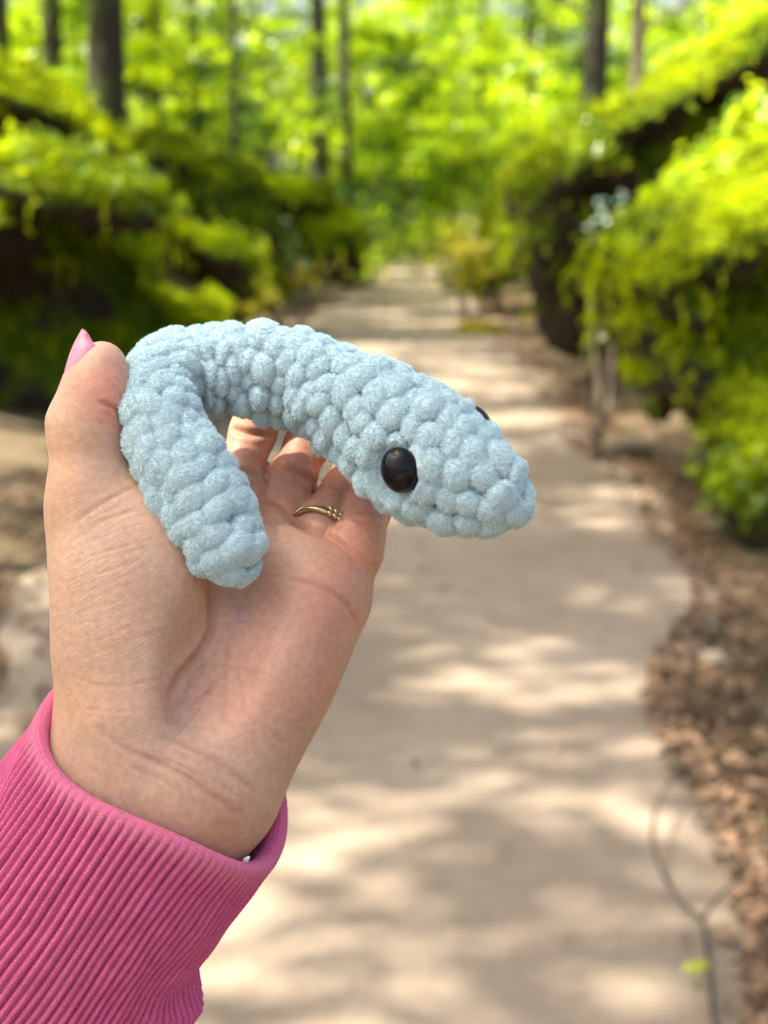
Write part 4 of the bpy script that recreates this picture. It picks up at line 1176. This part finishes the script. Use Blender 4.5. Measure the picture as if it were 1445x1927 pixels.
leafy_plant(735, 470, 50, 60, 160, 0.2, M_LEAF, 'low bush at the far left end of the path', 410, spread=(1.6, 0.7))
leafy_plant(860, 462, 52, 60, 160, 0.2, M_LEAFY, 'sunlit yellow green bush at the far right end of the path', 411, spread=(1.6, 0.9))
leafy_plant(800, 465, 57, 70, 200, 0.22, M_LEAF, 'leafy bush closing the path in the far distance', 412, spread=(2.0, 0.7))
leafy_plant(672, 505, 36, 50, 140, 0.17, M_LEAF, 'small green bush on the left path edge beyond the rounded boulder', 413, spread=(1.3, 0.7))
leafy_plant(868, 520, 31, 42, 120, 0.15, M_LEAFD, 'dark low plant leaning over the right edge of the far path', 414, spread=(1.1, 0.8))
def litter(name, n, seed, f, size, z0=0.012, mat=None, tint=None, **kw):
    q = np.random.default_rng(seed); xy = f(q, n)
    z = np.maximum(ground_z(xy[:, 0], xy[:, 1]), np.where(np.abs(xy[:, 0]-path_mid(xy[:, 1])) < path_half(xy[:, 1]), 0.032, 0))
    Pn = np.stack([xy[:, 0], xy[:, 1], z+z0+q.uniform(0, 0.02, n)], 1)
    return leaf_object(name, Pn, unit(q.normal(size=(n, 3))*0.35+np.array([0, 0, 1.0])), size*q.uniform(.6, 1.4, n), mat or M_LITTER, tint=tint, seed=seed, aspect=0.6, kind='stuff', **kw)
def right_edge(q, n):
    y = 2.5+q.random(n)**1.5*40; e = path_mid(y)+path_half(y); return np.stack([e+(-0.16+np.abs(q.normal(0, 0.33, n)))*np.clip(y/7, 0.5, 1.2), y], 1)
def near_corner(q, n):
    y = q.uniform(2.2, 5.5, n); return np.stack([path_mid(y)+path_half(y)+-0.12+q.random(n)**0.9*1.1, y], 1)
def left_edge(q, n):
    y = 3+q.random(n)**1.3*40; e = path_mid(y)-path_half(y); return np.stack([e-q.normal(0.25, 0.25, n), y], 1)
def all_over(q, n):
    y = 2.0+q.random(n)*40; return np.stack([path_mid(y)+q.uniform(-1.5, 1.5, n), y], 1)
litter('leaf_litter', 9000, 501, right_edge, 0.045, label='brown leaf litter drifted along the right edge of the path', cat='leaf litter')
litter('leaf_litter', 2600, 504, near_corner, 0.04, label='dark crumbled leaves and bark heaped at the lower right corner', cat='leaf litter', tint=0.12)
litter('leaf_litter', 4000, 502, left_edge, 0.06, label='brown leaf litter along the left edge of the path', cat='leaf litter')
litter('fallen_leaves', 600, 503, all_over, 0.035, label='scattered small fallen leaves on the sandy path', cat='leaf litter')

# stones at the path edges
def stone_material():
    t = NT('path_stone'); n = t.noise(t.coords(), 18, 4, 0.65)
    c = t.ramp(n, [(0.3, (0.10, 0.08, 0.06)), (0.7, (0.30, 0.25, 0.19))])
    return t.done(t.principled(c, 0.85, t.bump(n, 0.6, 0.01)).outputs[0])
M_STONE = stone_material()
def stones():
    q = np.random.default_rng(61); protos = []
    for k in range(4):
        bm = bmesh.new(); bmesh.ops.create_icosphere(bm, subdivisions=3, radius=1.0)
        for v in bm.verts:
            v.co *= 1+0.35*mnoise.noise(v.co*1.3+Vector((k*7, 0, 0))); v.co.z *= 0.55
        for f in bm.faces: f.smooth = True
        me = bpy.data.meshes.new('stone'); bm.to_mesh(me); bm.free(); me.materials.append(M_STONE); protos.append(me)
    for i in range(26):
        y = 5+q.random()*16; side = 1 if i % 3 else -1
        x = path_mid(y)+side*(path_half(y)+q.uniform(0.02, 0.45)); r = q.uniform(0.03, 0.09)
        o = link('stone', protos[i % 4], label='small rough stone in the litter at the %s edge of the path' % ('right' if side > 0 else 'left'), cat='stone', group='small stones along the %s path edge' % ('right' if side > 0 else 'left'))
        o.location = (x, y, float(ground_z(x, y)[0])+r*0.25); o.scale = (r*q.uniform(.8, 1.5), r, r); o.rotation_euler = (0, 0, q.uniform(0, 6))
    x, z = W(1180, 855, 9.9)
    o = link('stone', protos[1], label='dark stone half buried in the leaf litter right of the path', cat='stone'); o.location = (x, 9.9, 0.06); o.scale = (0.17, 0.11, 0.09)
stones()

def twig():
    t = NT('twig_bark'); n = t.noise(t.coords(), 60, 3)
    m = t.done(t.principled(t.ramp(n, [(0.3, (0.022, 0.018, 0.012)), (0.7, (0.07, 0.055, 0.038))]), 0.8).outputs[0])
    root = empty('forked_twig', label='forked bare twig with a curled tip lying at the lower right of the path', cat='twig')
    def pt(px, py, lift):
        # meet the ground, then lift off it
        a = math.atan((py-CY)/F_PX)+PITCH; Y = (1.5-0.04-lift)/math.tan(a); x = (px-CX)/F_PX*(Y*math.cos(PITCH)+(1.5-0.04-lift)*math.sin(PITCH))
        return (x, Y, 0.04+lift)
    origin = np.array(pt(1345, 1927, 0.02)); root.location = Vector(origin)
    main = np.array([pt(*r) for r in [(1320, 1436, 0.05), (1275, 1452, 0.06), (1238, 1510, 0.07), (1228, 1575, 0.07), (1250, 1650, 0.05), (1290, 1705, 0.03), (1322, 1735, 0.02), (1332, 1810, 0.01), (1345, 1927, 0.01), (1370, 2010, 0.0)]])-origin
    V, F = tube_mesh(catmull(main, 50), np.linspace(0.0034, 0.0058, 50), 8); link('stem', mesh_np('stem', V, F, m), root)
    br = np.array([pt(*r) for r in [(1318, 1732, 0.02), (1350, 1690, 0.04), (1400, 1640, 0.06), (1450, 1575, 0.08), (1520, 1510, 0.08)]])-origin
    V, F = tube_mesh(catmull(br, 30), np.linspace(0.0048, 0.0026, 30), 8); link('side_branch', mesh_np('side_branch', V, F, m), root)
    for px, py in ((1252, 1650), (1232, 1560)):
        c = np.array(pt(px, py, 0.06))-origin; V, F = tube_mesh(np.array([c, c+[-0.008, 0.0, 0.008]]), [0.006, 0.003], 6); link('bud', mesh_np('bud', V, F, m), root)
    # green sprout
    g = empty('seedling', label='bright green seedling leaves beside the twig at lower right', cat='plant')
    o = np.array(pt(1310, 1850, 0)); g.location = Vector(o)
    q = np.random.default_rng(5)
    for dx, dy, s in ((0.0, 0.0, 0.040), (0.018, 0.012, 0.034), (-0.02, 0.0, 0.028)):
        V, F = cards(np.array([[dx, dy, 0.035]]), unit(np.array([[dx*8, -0.4, 1.0]])), s, q, 0.6, 0.2)
        me = mesh_np('leaf', V, F, M_LEAF); set_attr(me, 'tint', np.full(5, 0.9)); link('leaf', me, g)
    V, F = tube_mesh(np.array([[0, 0, -0.03], [0.002, 0, 0.035]]), 0.002, 6); link('stem', mesh_np('stem', V, F, M_LEAFD), g)
    for i, (px, py, s, lab) in enumerate(((1385, 1680, 0.085, 'large pale brown dead leaf right of the twig fork'), (1368, 1755, 0.07, 'curled tan dead leaf below the twig fork'), (1425, 1885, 0.07, 'dark dead leaf in the lower right corner'), (1290, 1765, 0.04, 'small reddish dead leaf beside the green seedling'))):
        a = np.array(pt(px, py, 0.015)); V, F = cards(np.zeros((1, 3)), unit(np.array([[0.15, -0.2, 1.0]])), s, np.random.default_rng(40+i), 0.65, 0.15)
        me = mesh_np('dead_leaf', V, F, M_LITTER); set_attr(me, 'tint', np.full(5, [0.9, 0.8, 0.15, 0.4][i]))
        d = link('dead_leaf', me, label=lab, cat='leaf'); d.location = Vector(a)
twig()
